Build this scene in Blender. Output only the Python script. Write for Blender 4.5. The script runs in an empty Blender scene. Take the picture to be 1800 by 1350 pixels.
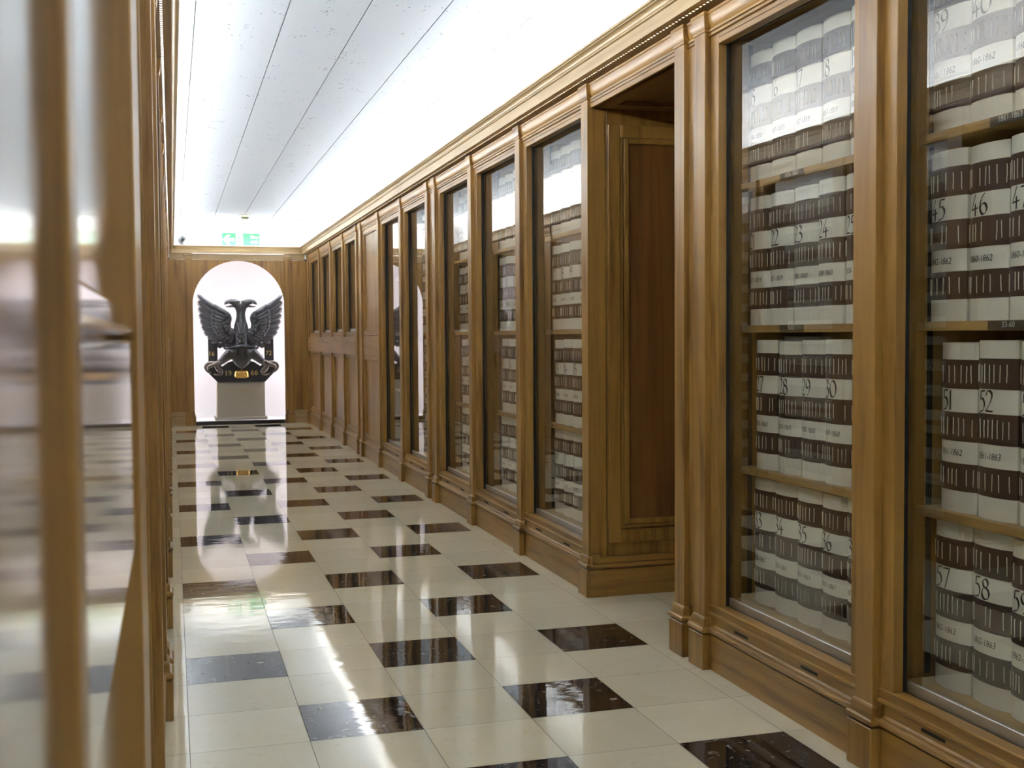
import bpy, bmesh, math, random
from mathutils import Vector, Matrix
random.seed(7)
PI = math.pi
SC = bpy.context.scene
COL = SC.collection

# ---------------------------------------------------------------- camera
cam_d = bpy.data.cameras.new('camera')
cam = bpy.data.objects.new('camera', cam_d)
COL.objects.link(cam)
SC.camera = cam
YAW, PITCH, ROLL, FPX = 0.28550, -0.0418, -0.0067, 2035.4
cam_d.sensor_width = 36.0
cam_d.sensor_fit = 'HORIZONTAL'
cam_d.lens = 36.0 * FPX / 1800.0
cam_d.clip_start = 0.02
cam_d.clip_end = 60
fw = Vector((math.sin(YAW) * math.cos(PITCH), math.cos(YAW) * math.cos(PITCH), math.sin(PITCH)))
rt = fw.cross(Vector((0, 0, 1))).normalized()
up = rt.cross(fw)
cr, sr = math.cos(ROLL), math.sin(ROLL)
r2 = rt * cr + up * sr
u2 = up * cr - rt * sr
m = Matrix((r2, u2, -fw)).transposed().to_4x4()
m.translation = Vector((-0.02594, 0.0, 1.06156))
cam.matrix_world = m
cam_d.dof.use_dof = True
cam_d.dof.focus_distance = 3.8
cam_d.dof.aperture_fstop = 15.0

# ---------------------------------------------------------------- world and view
w = bpy.data.worlds.new('world')
SC.world = w
w.use_nodes = True
w.node_tree.nodes['Background'].inputs[0].default_value = (0.9, 0.95, 1.0, 1)
w.node_tree.nodes['Background'].inputs[1].default_value = 0.02
SC.view_settings.view_transform = 'Standard'
SC.view_settings.look = 'None'
SC.view_settings.gamma = 1.0
SC.view_settings.use_curve_mapping = False
SC.view_settings.exposure = 1.72
SC.cycles.use_denoising = True
SC.cycles.max_bounces = 10
SC.cycles.diffuse_bounces = 5
SC.cycles.glossy_bounces = 5
SC.cycles.transparent_max_bounces = 16
SC.cycles.sample_clamp_indirect = 6.0
TUBE_W = 34.0      # emission strength of the fluorescent tubes in the coves
NICHE_W = 10.0      # emission strength of the tubes in the statue niche

# ---------------------------------------------------------------- helpers
def tag(o, label=None, cat=None, group=None, kind=None):
    if label: o['label'] = label
    if cat: o['category'] = cat
    if group: o['group'] = group
    if kind: o['kind'] = kind
    return o

def empty(name, loc=(0, 0, 0), rz=0.0):
    o = bpy.data.objects.new(name, None)
    COL.objects.link(o)
    o.location = loc
    o.rotation_euler = (0, 0, rz)
    o.empty_display_size = 0.1
    return o

def link(name, me, parent=None):
    o = bpy.data.objects.new(name, me)
    COL.objects.link(o)
    if parent: o.parent = parent
    return o

class MB:
    """collects faces, builds one mesh object"""
    def __init__(s): s.v = []; s.f = []; s.mi = []; s.sm = []
    def add(s, vs, fs, mi=0, smooth=False):
        b = len(s.v)
        s.v += [tuple(p) for p in vs]
        for f in fs:
            s.f.append(tuple(b + i for i in f)); s.mi.append(mi); s.sm.append(smooth)
        return s
    def box(s, x0, x1, y0, y1, z0, z1, mi=0):
        return s.add([(x0, y0, z0), (x1, y0, z0), (x1, y1, z0), (x0, y1, z0), (x0, y0, z1), (x1, y0, z1), (x1, y1, z1), (x0, y1, z1)],
                     [(0, 3, 2, 1), (4, 5, 6, 7), (0, 1, 5, 4), (1, 2, 6, 5), (2, 3, 7, 6), (3, 0, 4, 7)], mi)
    def bbox(s, x0, x1, y0, y1, z0, z1, b=0.002, mi=0):
        """box with chamfered vertical and horizontal front edges"""
        xs = [(x0, x1, y0 + b, y1 - b, z0 + b, z1 - b), (x0 + b, x1 - b, y0, y1, z0 + b, z1 - b), (x0 + b, x1 - b, y0 + b, y1 - b, z0, z1)]
        bm = bmesh.new()
        for (a, c, d, e, f, g) in xs:
            for X in (a, c):
                for Y in (d, e):
                    for Z in (f, g): bm.verts.new((X, Y, Z))
        r = bmesh.ops.convex_hull(bm, input=bm.verts)
        bmesh.ops.recalc_face_normals(bm, faces=bm.faces)
        bm.verts.index_update()
        s.add([v.co[:] for v in bm.verts], [tuple(v.index for v in f.verts) for f in bm.faces], mi)
        bm.free()
        return s
    def ext(s, prof, x0, x1, mi=0, smooth=False, axis='x'):
        """extrude a closed (y, z) profile along x"""
        n = len(prof)
        P = lambda t, p: (t, p[0], p[1]) if axis == 'x' else (p[0], t, p[1])
        vs = [P(x0, p) for p in prof] + [P(x1, p) for p in prof]
        fs = [(i, (i + 1) % n, n + (i + 1) % n, n + i) for i in range(n)]
        s.add(vs, fs, mi, smooth)
        s.add(vs[:n], [tuple(range(n))[::-1]], mi); s.add(vs[n:], [tuple(range(n))], mi)
        return s
    def tube(s, pts, rad, seg=8, mi=0, squash=(1, 1), cap=True):
        pts = [Vector(p) for p in pts]
        rad = rad if isinstance(rad, (list, tuple)) else [rad] * len(pts)
        rings = []
        up0 = Vector((0, 1, 0))
        for i, p in enumerate(pts):
            t = (pts[min(i + 1, len(pts) - 1)] - pts[max(i - 1, 0)]).normalized()
            a = up0 - t * up0.dot(t)
            if a.length < 1e-3: a = Vector((1, 0, 0)) - t * t.x
            a.normalize(); b = t.cross(a)
            rings.append([p + (a * math.cos(2 * PI * k / seg) * squash[0] + b * math.sin(2 * PI * k / seg) * squash[1]) * rad[i] for k in range(seg)])
        vs = [q for r in rings for q in r]
        fs = []
        for i in range(len(pts) - 1):
            for k in range(seg):
                a = i * seg + k; b = i * seg + (k + 1) % seg
                fs.append((a, b, b + seg, a + seg))
        s.add(vs, fs, mi, True)
        if cap:
            s.add(rings[0], [tuple(range(seg))[::-1]], mi); s.add(rings[-1], [tuple(range(seg))], mi)
        return s
    def lathe(s, prof, c=(0, 0, 0), seg=24, mi=0):
        """(r, z) profile about the z axis"""
        vs = []; n = len(prof)
        for r, z in prof:
            for k in range(seg):
                a = 2 * PI * k / seg
                vs.append((c[0] + r * math.cos(a), c[1] + r * math.sin(a), c[2] + z))
        fs = [(i * seg + k, i * seg + (k + 1) % seg, (i + 1) * seg + (k + 1) % seg, (i + 1) * seg + k) for i in range(n - 1) for k in range(seg)]
        return s.add(vs, fs, mi, True)
    def mesh(s, name, mats):
        me = bpy.data.meshes.new(name)
        me.from_pydata(s.v, [], s.f)
        for mt in (mats if isinstance(mats, (list, tuple)) else [mats]): me.materials.append(mt)
        me.polygons.foreach_set('material_index', s.mi)
        me.polygons.foreach_set('use_smooth', s.sm)
        bm = bmesh.new(); bm.from_mesh(me)
        bmesh.ops.remove_doubles(bm, verts=bm.verts, dist=1e-6)
        bmesh.ops.recalc_face_normals(bm, faces=bm.faces)
        bm.to_mesh(me); bm.free()
        me.update()
        return me
    def build(s, name, mats, parent=None):
        return link(name, s.mesh(name, mats), parent)

# ---------------------------------------------------------------- materials
def new_mat(name):
    mt = bpy.data.materials.new(name); mt.use_nodes = True
    nt = mt.node_tree
    return mt, nt, nt.nodes['Principled BSDF'], nt.nodes, nt.links

def setp(b, **k):
    for n, v in k.items():
        b.inputs[n.replace('_', ' ')].default_value = v

def plain(name, col, rough=0.5, metal=0.0, spec=0.5, **k):
    mt, nt, b, N, L = new_mat(name)
    b.inputs['Base Color'].default_value = (*col, 1)
    b.inputs['Roughness'].default_value = rough
    b.inputs['Metallic'].default_value = metal
    b.inputs['Specular IOR Level'].default_value = spec
    tc = N.new('ShaderNodeTexCoord'); nz = N.new('ShaderNodeTexNoise'); nz.inputs['Scale'].default_value = 30
    L.new(tc.outputs['Object'], nz.inputs['Vector'])
    mr = N.new('ShaderNodeMapRange'); L.new(nz.outputs['Fac'], mr.inputs['Value'])
    dr = 0.015 if metal > 0 else 0.05
    mr.inputs['To Min'].default_value = max(0.02, rough - dr); mr.inputs['To Max'].default_value = min(1, rough + dr)
    L.new(mr.outputs['Result'], b.inputs['Roughness'])
    return mt

def wood(name, axis, light=(0.325, 0.172, 0.033), dark=(0.132, 0.056, 0.006), rough=0.42, coat=0.38, world=False):
    """oiled and varnished oak; grain runs along the given object axis"""
    mt, nt, b, N, L = new_mat(name)
    tc = N.new('ShaderNodeTexCoord')
    def mapped(al, ac):
        mp = N.new('ShaderNodeMapping')
        sc = {'x': (al, ac, ac), 'y': (ac, al, ac), 'z': (ac, ac, al)}[axis]
        mp.inputs['Scale'].default_value = sc
        oi = N.new('ShaderNodeObjectInfo')
        vm = N.new('ShaderNodeVectorMath'); vm.operation = 'SCALE'
        cb = N.new('ShaderNodeCombineXYZ'); L.new(oi.outputs['Random'], cb.inputs[0]); L.new(oi.outputs['Random'], cb.inputs[1]); L.new(oi.outputs['Random'], cb.inputs[2])
        L.new(cb.outputs[0], vm.inputs[0]); vm.inputs['Scale'].default_value = 37.0
        ad = N.new('ShaderNodeVectorMath'); ad.operation = 'ADD'
        L.new(tc.outputs['Object'], ad.inputs[0]); L.new(vm.outputs[0], ad.inputs[1])
        L.new(ad.outputs[0], mp.inputs['Vector'])
        return mp
    fine = N.new('ShaderNodeTexNoise'); fine.inputs['Scale'].default_value = 1.0; fine.inputs['Detail'].default_value = 4; fine.inputs['Roughness'].default_value = 0.65
    L.new(mapped(7, 210).outputs[0], fine.inputs['Vector'])
    band = N.new('ShaderNodeTexNoise'); band.inputs['Scale'].default_value = 1.0; band.inputs['Detail'].default_value = 3; band.inputs['Distortion'].default_value = 0.6
    L.new(mapped(1.3, 22).outputs[0], band.inputs['Vector'])
    big = N.new('ShaderNodeTexNoise'); big.inputs['Scale'].default_value = 1.0; big.inputs['Detail'].default_value = 2
    L.new(mapped(1.2, 3.5).outputs[0], big.inputs['Vector'])
    a1 = N.new('ShaderNodeMath'); a1.operation = 'MULTIPLY_ADD'; L.new(fine.outputs['Fac'], a1.inputs[0]); a1.inputs[1].default_value = 0.42; L.new(band.outputs['Fac'], a1.inputs[2])
    a2 = N.new('ShaderNodeMath'); a2.operation = 'MULTIPLY_ADD'; L.new(big.outputs['Fac'], a2.inputs[0]); a2.inputs[1].default_value = 0.35; L.new(a1.outputs[0], a2.inputs[2])
    rp = N.new('ShaderNodeValToRGB')
    L.new(a2.outputs[0], rp.inputs['Fac'])
    e = rp.color_ramp.elements
    e[0].position = 0.62; e[0].color = (*dark, 1)
    e[1].position = 1.02; e[1].color = (*light, 1)
    mid = rp.color_ramp.elements.new(0.83); mid.color = (*[0.35 * d + 0.65 * l for d, l in zip(dark, light)], 1)
    L.new(rp.outputs['Color'], b.inputs['Base Color'])
    bp = N.new('ShaderNodeBump'); bp.inputs['Strength'].default_value = 0.05; bp.inputs['Distance'].default_value = 0.0004
    L.new(fine.outputs['Fac'], bp.inputs['Height']); L.new(bp.outputs[0], b.inputs['Normal'])
    setp(b, Roughness=rough, Coat_Weight=coat, Coat_Roughness=0.26 if coat < 0.9 else 0.08)
    return mt

M = {}
M['oak_v'] = wood('varnished_oak_vertical_grain', 'z')
M['oak_h'] = wood('varnished_oak_horizontal_grain', 'x')
M['oak_y_lit'] = wood('bounce_lit_oak_long_grain', 'y', light=(0.43, 0.305, 0.145), dark=(0.285, 0.18, 0.068))  # tones raised to hold the light bounced onto the cornice
M['oak_hx_lit'] = wood('bounce_lit_oak_end_wall_grain', 'x', light=(0.43, 0.305, 0.145), dark=(0.285, 0.18, 0.068))  # same raised tones, bounced light in the colour of the end trim
M['oak_d'] = wood('varnished_oak_depth_grain', 'y')
M['oak_gloss'] = wood('polished_oak_rail', 'x', rough=0.12, coat=1.0)
M['oak_dark'] = wood('dark_oak', 'z', light=(0.20, 0.085, 0.02), dark=(0.09, 0.032, 0.007))  # darker than the wall oak: jamb panels and passage back
M['oak_dark_h'] = wood('dark_oak_horizontal', 'x', light=(0.22, 0.10, 0.025), dark=(0.10, 0.038, 0.008))  # darker than the wall oak: lintel soffit
M['shelf'] = wood('pale_oak_shelf', 'x', light=(0.44, 0.28, 0.10), dark=(0.24, 0.13, 0.04), rough=0.42, coat=0.1)
M['gap'] = plain('dark_shadow_gap', (0.006, 0.005, 0.004), 0.7)
M['gasket'] = plain('black_rubber_gasket', (0.008, 0.008, 0.008), 0.45)
M['steel'] = plain('brushed_steel', (0.55, 0.53, 0.50), 0.42, 1.0)
M['steel_dark'] = plain('dark_steel', (0.16, 0.16, 0.16), 0.35, 1.0)
M['white'] = plain('white_painted_plaster', (0.82, 0.83, 0.84), 0.7, spec=0.2)
M['vellum'] = plain('white_vellum', (0.88, 0.865, 0.78), 0.55)
M['pages'] = plain('cream_paper_edges', (0.62, 0.58, 0.44), 0.8)
M['leather'] = plain('dark_brown_leather', (0.060, 0.034, 0.027), 0.48)
M['lace'] = plain('cream_lacing', (0.85, 0.82, 0.70), 0.7)
M['ink'] = plain('black_ink', (0.012, 0.012, 0.012), 0.6)
M['bronze'] = plain('dark_grey_bronze', (0.105, 0.108, 0.118), 0.33, 0.45)
M['talon'] = plain('worn_grey_bronze', (0.30, 0.27, 0.25), 0.26, 0.7)
M['blackboard'] = plain('matt_black_painted_board', (0.018, 0.018, 0.019), 0.5)
M['gold'] = plain('gilded_brass', (0.85, 0.55, 0.16), 0.28, 1.0)
M['gilt'] = plain('gilt_lettering', (0.75, 0.55, 0.20), 0.4, 0.6)
M['faint'] = plain('worn_gilt_lettering', (0.42, 0.33, 0.17), 0.6)
M['stone'] = plain('grey_limestone', (0.37, 0.345, 0.275), 0.75)
M['blackstone'] = plain('polished_black_stone', (0.02, 0.02, 0.022), 0.15)
M['green'] = plain('safety_green', (0.035, 0.20, 0.095), 0.5)
M['signwhite'] = plain('sign_white', (0.85, 0.87, 0.86), 0.5)
M['cream_plastic'] = plain('cream_plastic', (0.62, 0.62, 0.45), 0.45)
M['grey_plastic'] = plain('grey_grille', (0.12, 0.12, 0.08), 0.6)
M['dome'] = plain('tinted_dome', (0.22, 0.25, 0.28), 0.12, 0.4)
M['plate'] = plain('dark_bronze_label_plate', (0.07, 0.06, 0.045), 0.4, 0.5)
M['platetext'] = plain('engraved_white', (0.7, 0.7, 0.66), 0.5)

def mat_ceiling():
    mt, nt, b, N, L = new_mat('pitted_acoustic_plaster')
    tc = N.new('ShaderNodeTexCoord')
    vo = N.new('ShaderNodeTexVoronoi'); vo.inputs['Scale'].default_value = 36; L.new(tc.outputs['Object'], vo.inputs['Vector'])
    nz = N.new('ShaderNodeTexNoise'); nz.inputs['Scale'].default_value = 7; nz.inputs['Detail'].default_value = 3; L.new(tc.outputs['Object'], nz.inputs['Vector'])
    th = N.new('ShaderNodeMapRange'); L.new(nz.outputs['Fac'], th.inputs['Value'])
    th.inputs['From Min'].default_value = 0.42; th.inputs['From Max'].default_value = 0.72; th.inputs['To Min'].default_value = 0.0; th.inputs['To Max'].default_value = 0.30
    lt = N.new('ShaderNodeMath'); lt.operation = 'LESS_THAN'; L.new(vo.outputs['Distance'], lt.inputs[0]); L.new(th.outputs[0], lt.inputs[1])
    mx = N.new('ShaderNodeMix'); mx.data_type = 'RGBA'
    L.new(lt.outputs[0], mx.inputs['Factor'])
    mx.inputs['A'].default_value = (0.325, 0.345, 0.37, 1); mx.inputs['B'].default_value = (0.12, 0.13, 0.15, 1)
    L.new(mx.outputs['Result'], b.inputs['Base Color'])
    iv = N.new('ShaderNodeMath'); iv.operation = 'SUBTRACT'; iv.inputs[0].default_value = 1.0; L.new(lt.outputs[0], iv.inputs[1])
    bp = N.new('ShaderNodeBump'); bp.inputs['Strength'].default_value = 0.8; bp.inputs['Distance'].default_value = 0.004
    L.new(iv.outputs[0], bp.inputs['Height']); L.new(bp.outputs[0], b.inputs['Normal'])
    setp(b, Roughness=0.85)
    b.inputs['Specular IOR Level'].default_value = 0.15
    return mt
M['ceiling'] = mat_ceiling()

T = 0.3048            # floor tile
YR0 = 12.9433 * T     # y of the row line numbered 0

def mat_tile(name, base, var, vein, vein_amt, rough):
    mt, nt, b, N, L = new_mat(name)
    tc = N.new('ShaderNodeTexCoord')
    ad = N.new('ShaderNodeVectorMath'); ad.operation = 'SUBTRACT'; L.new(tc.outputs['Object'], ad.inputs[0]); ad.inputs[1].default_value = (0, YR0, 0)
    dv = N.new('ShaderNodeVectorMath'); dv.operation = 'SCALE'; L.new(ad.outputs[0], dv.inputs[0]); dv.inputs['Scale'].default_value = 1 / T
    fl = N.new('ShaderNodeVectorMath'); fl.operation = 'FLOOR'; L.new(dv.outputs[0], fl.inputs[0])
    wn = N.new('ShaderNodeTexWhiteNoise'); wn.noise_dimensions = '2D'; L.new(fl.outputs[0], wn.inputs['Vector'])
    off = N.new('ShaderNodeVectorMath'); off.operation = 'SCALE'; L.new(wn.outputs['Color'], off.inputs[0]); off.inputs['Scale'].default_value = 9.0
    sm = N.new('ShaderNodeVectorMath'); sm.operation = 'ADD'; L.new(tc.outputs['Object'], sm.inputs[0]); L.new(off.outputs[0], sm.inputs[1])
    nz = N.new('ShaderNodeTexNoise'); nz.inputs['Scale'].default_value = 5.0; nz.inputs['Detail'].default_value = 6; nz.inputs['Distortion'].default_value = 1.2; L.new(sm.outputs[0], nz.inputs['Vector'])
    vn = N.new('ShaderNodeTexNoise'); vn.inputs['Scale'].default_value = 17; vn.inputs['Detail'].default_value = 7; vn.inputs['Distortion'].default_value = 2.2; vn.inputs['Roughness'].default_value = 0.6; L.new(sm.outputs[0], vn.inputs['Vector'])
    vr = N.new('ShaderNodeValToRGB'); L.new(vn.outputs['Fac'], vr.inputs['Fac'])
    e = vr.color_ramp.elements; e[0].position = 0.60; e[0].color = (0, 0, 0, 1); e[1].position = 0.69; e[1].color = (vein_amt,) * 3 + (1,)
    m1 = N.new('ShaderNodeMix'); m1.data_type = 'RGBA'; L.new(nz.outputs['Fac'], m1.inputs['Factor']); m1.inputs['A'].default_value = (*base, 1); m1.inputs['B'].default_value = (*var, 1)
    m2 = N.new('ShaderNodeMix'); m2.data_type = 'RGBA'; L.new(vr.outputs['Color'], m2.inputs['Factor']); L.new(m1.outputs['Result'], m2.inputs['A']); m2.inputs['B'].default_value = (*vein, 1)
    hs = N.new('ShaderNodeHueSaturation'); L.new(m2.outputs['Result'], hs.inputs['Color'])
    mr = N.new('ShaderNodeMapRange'); L.new(wn.outputs['Value'], mr.inputs['Value']); mr.inputs['To Min'].default_value = 0.93; mr.inputs['To Max'].default_value = 1.05
    L.new(mr.outputs[0], hs.inputs['Value'])
    L.new(hs.outputs[0], b.inputs['Base Color'])
    # slightly uneven wax polish
    mp = N.new('ShaderNodeMapping'); mp.inputs['Scale'].default_value = (7, 16, 1); L.new(tc.outputs['Object'], mp.inputs['Vector'])
    wx = N.new('ShaderNodeTexNoise'); wx.inputs['Scale'].default_value = 1.0; wx.inputs['Detail'].default_value = 3; L.new(mp.outputs[0], wx.inputs['Vector'])
    bp = N.new('ShaderNodeBump'); bp.inputs['Strength'].default_value = 0.10; bp.inputs['Distance'].default_value = 0.0045
    L.new(wx.outputs['Fac'], bp.inputs['Height']); L.new(bp.outputs[0], b.inputs['Normal'])
    setp(b, Roughness=rough)
    b.inputs['IOR'].default_value = 1.55
    return mt
M['cream_tile'] = mat_tile('cream_marble_tile', (0.80, 0.72, 0.48), (0.85, 0.80, 0.62), (0.62, 0.53, 0.30), 0.35, 0.035)
M['black_tile'] = mat_tile('black_marble_tile', (0.014, 0.010, 0.009), (0.026, 0.018, 0.016), (0.45, 0.42, 0.38), 0.8, 0.03)
M['grout'] = plain('grey_grout', (0.20, 0.18, 0.13), 0.7)

def mat_glass(name='clear_window_glass', rough=0.0):
    mt = bpy.data.materials.new(name); mt.use_nodes = True
    nt = mt.node_tree; N, L = nt.nodes, nt.links
    N.remove(N['Principled BSDF'])
    out = N['Material Output']
    tr = N.new('ShaderNodeBsdfTransparent'); tr.inputs[0].default_value = (0.97, 0.98, 0.965, 1)
    gl = N.new('ShaderNodeBsdfGlossy'); gl.inputs['Roughness'].default_value = rough; gl.inputs['Color'].default_value = (1, 1, 1, 1)
    fr = N.new('ShaderNodeFresnel'); fr.inputs['IOR'].default_value = 1.52
    ge = N.new('ShaderNodeNewGeometry')
    fb = N.new('ShaderNodeMath'); fb.operation = 'SUBTRACT'; fb.inputs[0].default_value = 1.0; L.new(ge.outputs['Backfacing'], fb.inputs[1])
    # both faces of the pane reflect: 2F / (1 + F), counted once on the way in
    n2 = N.new('ShaderNodeMath'); n2.operation = 'MULTIPLY'; L.new(fr.outputs[0], n2.inputs[0]); n2.inputs[1].default_value = 2.0
    d1 = N.new('ShaderNodeMath'); d1.operation = 'ADD'; L.new(fr.outputs[0], d1.inputs[0]); d1.inputs[1].default_value = 1.0
    dv = N.new('ShaderNodeMath'); dv.operation = 'DIVIDE'; L.new(n2.outputs[0], dv.inputs[0]); L.new(d1.outputs[0], dv.inputs[1])
    fc = N.new('ShaderNodeMath'); fc.operation = 'MULTIPLY'; L.new(dv.outputs[0], fc.inputs[0]); L.new(fb.outputs[0], fc.inputs[1])
    mx = N.new('ShaderNodeMixShader'); L.new(fc.outputs[0], mx.inputs[0]); L.new(tr.outputs[0], mx.inputs[1]); L.new(gl.outputs[0], mx.inputs[2])
    L.new(mx.outputs[0], out.inputs['Surface'])
    return mt
M['glass'] = mat_glass()
M['glass_dull'] = mat_glass('dusty_window_glass', 0.11)

def emit(name, col, s):
    mt, nt, b, N, L = new_mat(name)
    b.inputs['Base Color'].default_value = (0.9, 0.9, 0.9, 1)
    b.inputs['Emission Color'].default_value = (*col, 1)
    b.inputs['Emission Strength'].default_value = s
    return mt
M['tube'] = emit('lit_fluorescent_tube', (0.93, 0.97, 1.0), TUBE_W)
M['tube_n'] = emit('lit_niche_tube', (0.93, 0.885, 1.0), NICHE_W)

# ---------------------------------------------------------------- plan
XR, XL = 1.593, -0.067         # skirting planes of the right and left walls
YE = 14.50                     # face of the end wall
YB = -1.8                      # behind the camera
ZC = 2.50                      # ceiling
OPEN = (3.51, 4.42)            # doorway through both walls

# ---------------------------------------------------------------- floor
def build_floor():
    g = 0.0009
    mb = MB()
    mb.add([(-1.9, YB, -0.004), (3.6, YB, -0.004), (3.6, YE + 0.9, -0.004), (-1.9, YE + 0.9, -0.004)], [(0, 1, 2, 3)], 2)
    r = -34
    while True:
        y1 = YR0 - r * T; y0 = y1 - T
        if y1 < YB: break
        yy1 = min(y1, YE + 0.03)
        cols = [(-0.10, 0.0, -1)] + [(c * T, (c + 1) * T, c) for c in range(5)] + [(5 * T, 1.64, 5)]
        if y0 < OPEN[1] + 0.1 and y1 > OPEN[0] - 0.1:
            cols = [(c * T, (c + 1) * T, c) for c in range(-6, 11)]
        for x0, x1, c in cols:
            black = 0 <= c <= 4 and ((r % 4 == 0 and c % 2 == 0) or (r % 4 == 2 and c % 2 == 1))
            a, b_, d, e = x0 + g, x1 - g, y0 + g, yy1 - g
            if e <= d: continue
            mb.add([(a, d, 0), (b_, d, 0), (b_, e, 0), (a, e, 0)], [(0, 1, 2, 3)], 1 if black else 0)
        r += 1
    # last border course in front of the end wall
    yl = YR0 + 34 * T
    if yl < YE: mb.add([(-0.1, yl + g, 0), (1.64, yl + g, 0), (1.64, YE + 0.03, 0), (-0.1, YE + 0.03, 0)], [(0, 1, 2, 3)], 0)
    o = mb.build('floor', [M['cream_tile'], M['black_tile'], M['grout']])
    tag(o, 'glossy cream marble tiled floor with black marble tiles set in a pattern', 'floor', kind='structure')
build_floor()

# ---------------------------------------------------------------- ceiling with plaster coves
def build_ceiling():
    mb = MB()
    seams = [0.02, 0.10, 0.49, 0.826, 1.16, 1.56]
    for i in range(len(seams) - 1):
        mb.box(seams[i] + 0.0024, seams[i + 1] - 0.0024, YB, YE + 0.12, ZC, ZC + 0.02, 0)
    mb.box(-0.4, 2.0, YB, YE + 0.3, ZC + 0.012, ZC + 0.05, 1)
    o = mb.build('ceiling', [M['ceiling'], M['white']])
    tag(o, 'white pitted plaster ceiling in long boards with thin seams', 'ceiling', kind='structure')
    for side, s, x0, xw in (('right', 1, 1.56, 1.80), ('left', -1, 0.02, -0.27)):
        prof = [(x0, ZC), (x0, ZC - 0.006), (x0 + s * 0.012, ZC - 0.006), (x0 + s * 0.012, ZC - 0.012), (x0 + s * 0.02, ZC - 0.012)]
        R = 0.20; wd = abs(xw - x0) - 0.02
        for k in range(1, 11):
            a = k / 10 * PI / 2
            prof.append((x0 + s * (0.02 + wd * math.sin(a)), ZC - 0.012 - R * (1 - math.cos(a))))
        prof += [(xw, 2.03), (xw + s * 0.05, 2.03), (xw + s * 0.05, ZC + 0.04), (x0, ZC + 0.04)]
        mb = MB(); mb.ext(prof, YB, YE + 0.12, axis='y')
        # thin moulding under the cove
        mb.box(min(xw, xw - s * 0.01), max(xw, xw - s * 0.01), YB, YE + 0.12, 2.262, 2.27)
        tag(mb.build('wall_' + side, M['white']), 'white plastered upper wall and cove above the %s-hand cabinets' % side, 'wall', kind='structure')
    mb = MB(); mb.box(-0.45, 2.05, YE + 0.12, YE + 0.17, 2.03, ZC + 0.05)
    tag(mb.build('wall_end', M['white']), 'white end wall above the arched niche', 'wall', kind='structure')
    mb = MB(); mb.box(-0.6, 2.2, YB - 0.05, YB, -0.01, ZC + 0.05)  # unseen wall added to bounce light along the corridor
    tag(mb.build('wall_back', M['white']), 'unseen plain white wall closing the corridor behind the viewer, added for bounce light', 'wall', kind='structure')
build_ceiling()

# ---------------------------------------------------------------- cornices with slotted soffit
def cornice_profile(f, s):
    """f = fascia plane, s = +1 when the wall lies towards +"""
    p = [(0, 2.075), (0, 2.119), (0.004, 2.1205), (0.004, 2.124), (-0.004, 2.126), (-0.004, 2.1305), (-0.007, 2.133)]
    for k in range(7):
        a = k / 6 * PI / 2
        p.append((-0.007 - 0.014 * (1 - math.cos(a)), 2.133 + 0.016 * math.sin(a)))
    p += [(-0.024, 2.150), (-0.024, 2.153), (-0.019, 2.155), (-0.027, 2.157), (-0.029, 2.161), (-0.027, 2.166), (0.012, 2.166), (0.012, 2.075)]
    return [(f + s * a, z) for a, z in p]

def build_cornice(side, f, s):
    y0, y1 = YB, YE + 0.02
    mb = MB(); mb.ext(cornice_profile(f, s), y0, y1, axis='y')
    o = mb.build('trim_1' if side == 'right' else 'trim_2', M['oak_y_lit'])
    tag(o, 'long oak cornice, coloured pale for bounced light, running along the top of the %s-hand cabinets' % side, 'cornice', kind='structure')
    mb = MB()
    X = lambda a, b: (min(f + s * a, f + s * b), max(f + s * a, f + s * b))
    zt = 2.0757
    mb.box(*X(0.0118, 0.0262), y0, y1, 2.075, zt); mb.box(*X(0.0338, 0.085), y0, y1, 2.075, zt)
    y = y0
    while y < y1:
        mb.box(*X(0.0260, 0.0340), y, y + 0.0120, 2.075, zt); y += 0.0255
    mb.build('slotted_soffit', M['oak_y_lit'], o)
build_cornice('right', 1.535, 1)
build_cornice('left', -0.009, -1)
def build_end_cornice():
    mb = MB()
    prof = [(YE - 0.058 + (a - 0), z) for a, z in [(p[0], p[1]) for p in cornice_profile(0, 1)]]
    mb.ext(prof, -0.020, 1.546)
    mb.box(-0.020, 1.546, YE - 0.047, YE + 0.03, 2.0765, 2.078)
    o = mb.build('trim_3', M['oak_hx_lit'])
    tag(o, 'short oak cornice across the end wall above the arch', 'cornice', kind='structure')
build_end_cornice()

# ---------------------------------------------------------------- cove tubes (real fittings hidden behind the cornices)
def tube_light(x, y0, y1, z, label, mat='tube', axis='y', rad=0.013, grp='fluorescent tubes in the cornice coves'):
    t = empty('fluorescent_light', (x, y0, z))
    tag(t, label, 'light', grp)
    L_ = y1 - y0
    mb = MB(); P = (lambda a: (0, a, 0)) if axis == 'y' else ((lambda a: (a, 0, 0)) if axis == 'x' else (lambda a: (0, 0, a)))
    mb.tube([P(0.02), P(L_ - 0.02)], rad, 10)
    mb.build('tube', M[mat], t)
    mb = MB()
    for a, b in ((0, 0.02), (L_ - 0.02, L_)):
        mb = MB(); mb.tube([P(a), P(b)], rad + 0.002, 10); mb.build('end_cap', M['signwhite'], t)
    if axis == 'y':
        mb = MB(); mb.box(-0.025, 0.025, 0.0, L_, -0.055, -0.018)
        mb.build('batten', M['signwhite'], t)
    return t
y = YB + 0.1; k = 0
while y < YE - 0.5:
    tube_light(1.70, y, min(y + 1.18, YE), 2.19, 'fluorescent batten behind the right-hand cornice')
    tube_light(-0.175, y, min(y + 1.18, YE), 2.19, 'fluorescent batten behind the left-hand cornice')
    y += 1.22
tube_light(0.15, YE + 0.035, YE + 0.035 + 1.2, 2.15, 'fluorescent tube behind the end wall cornice', axis='x')

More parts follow.
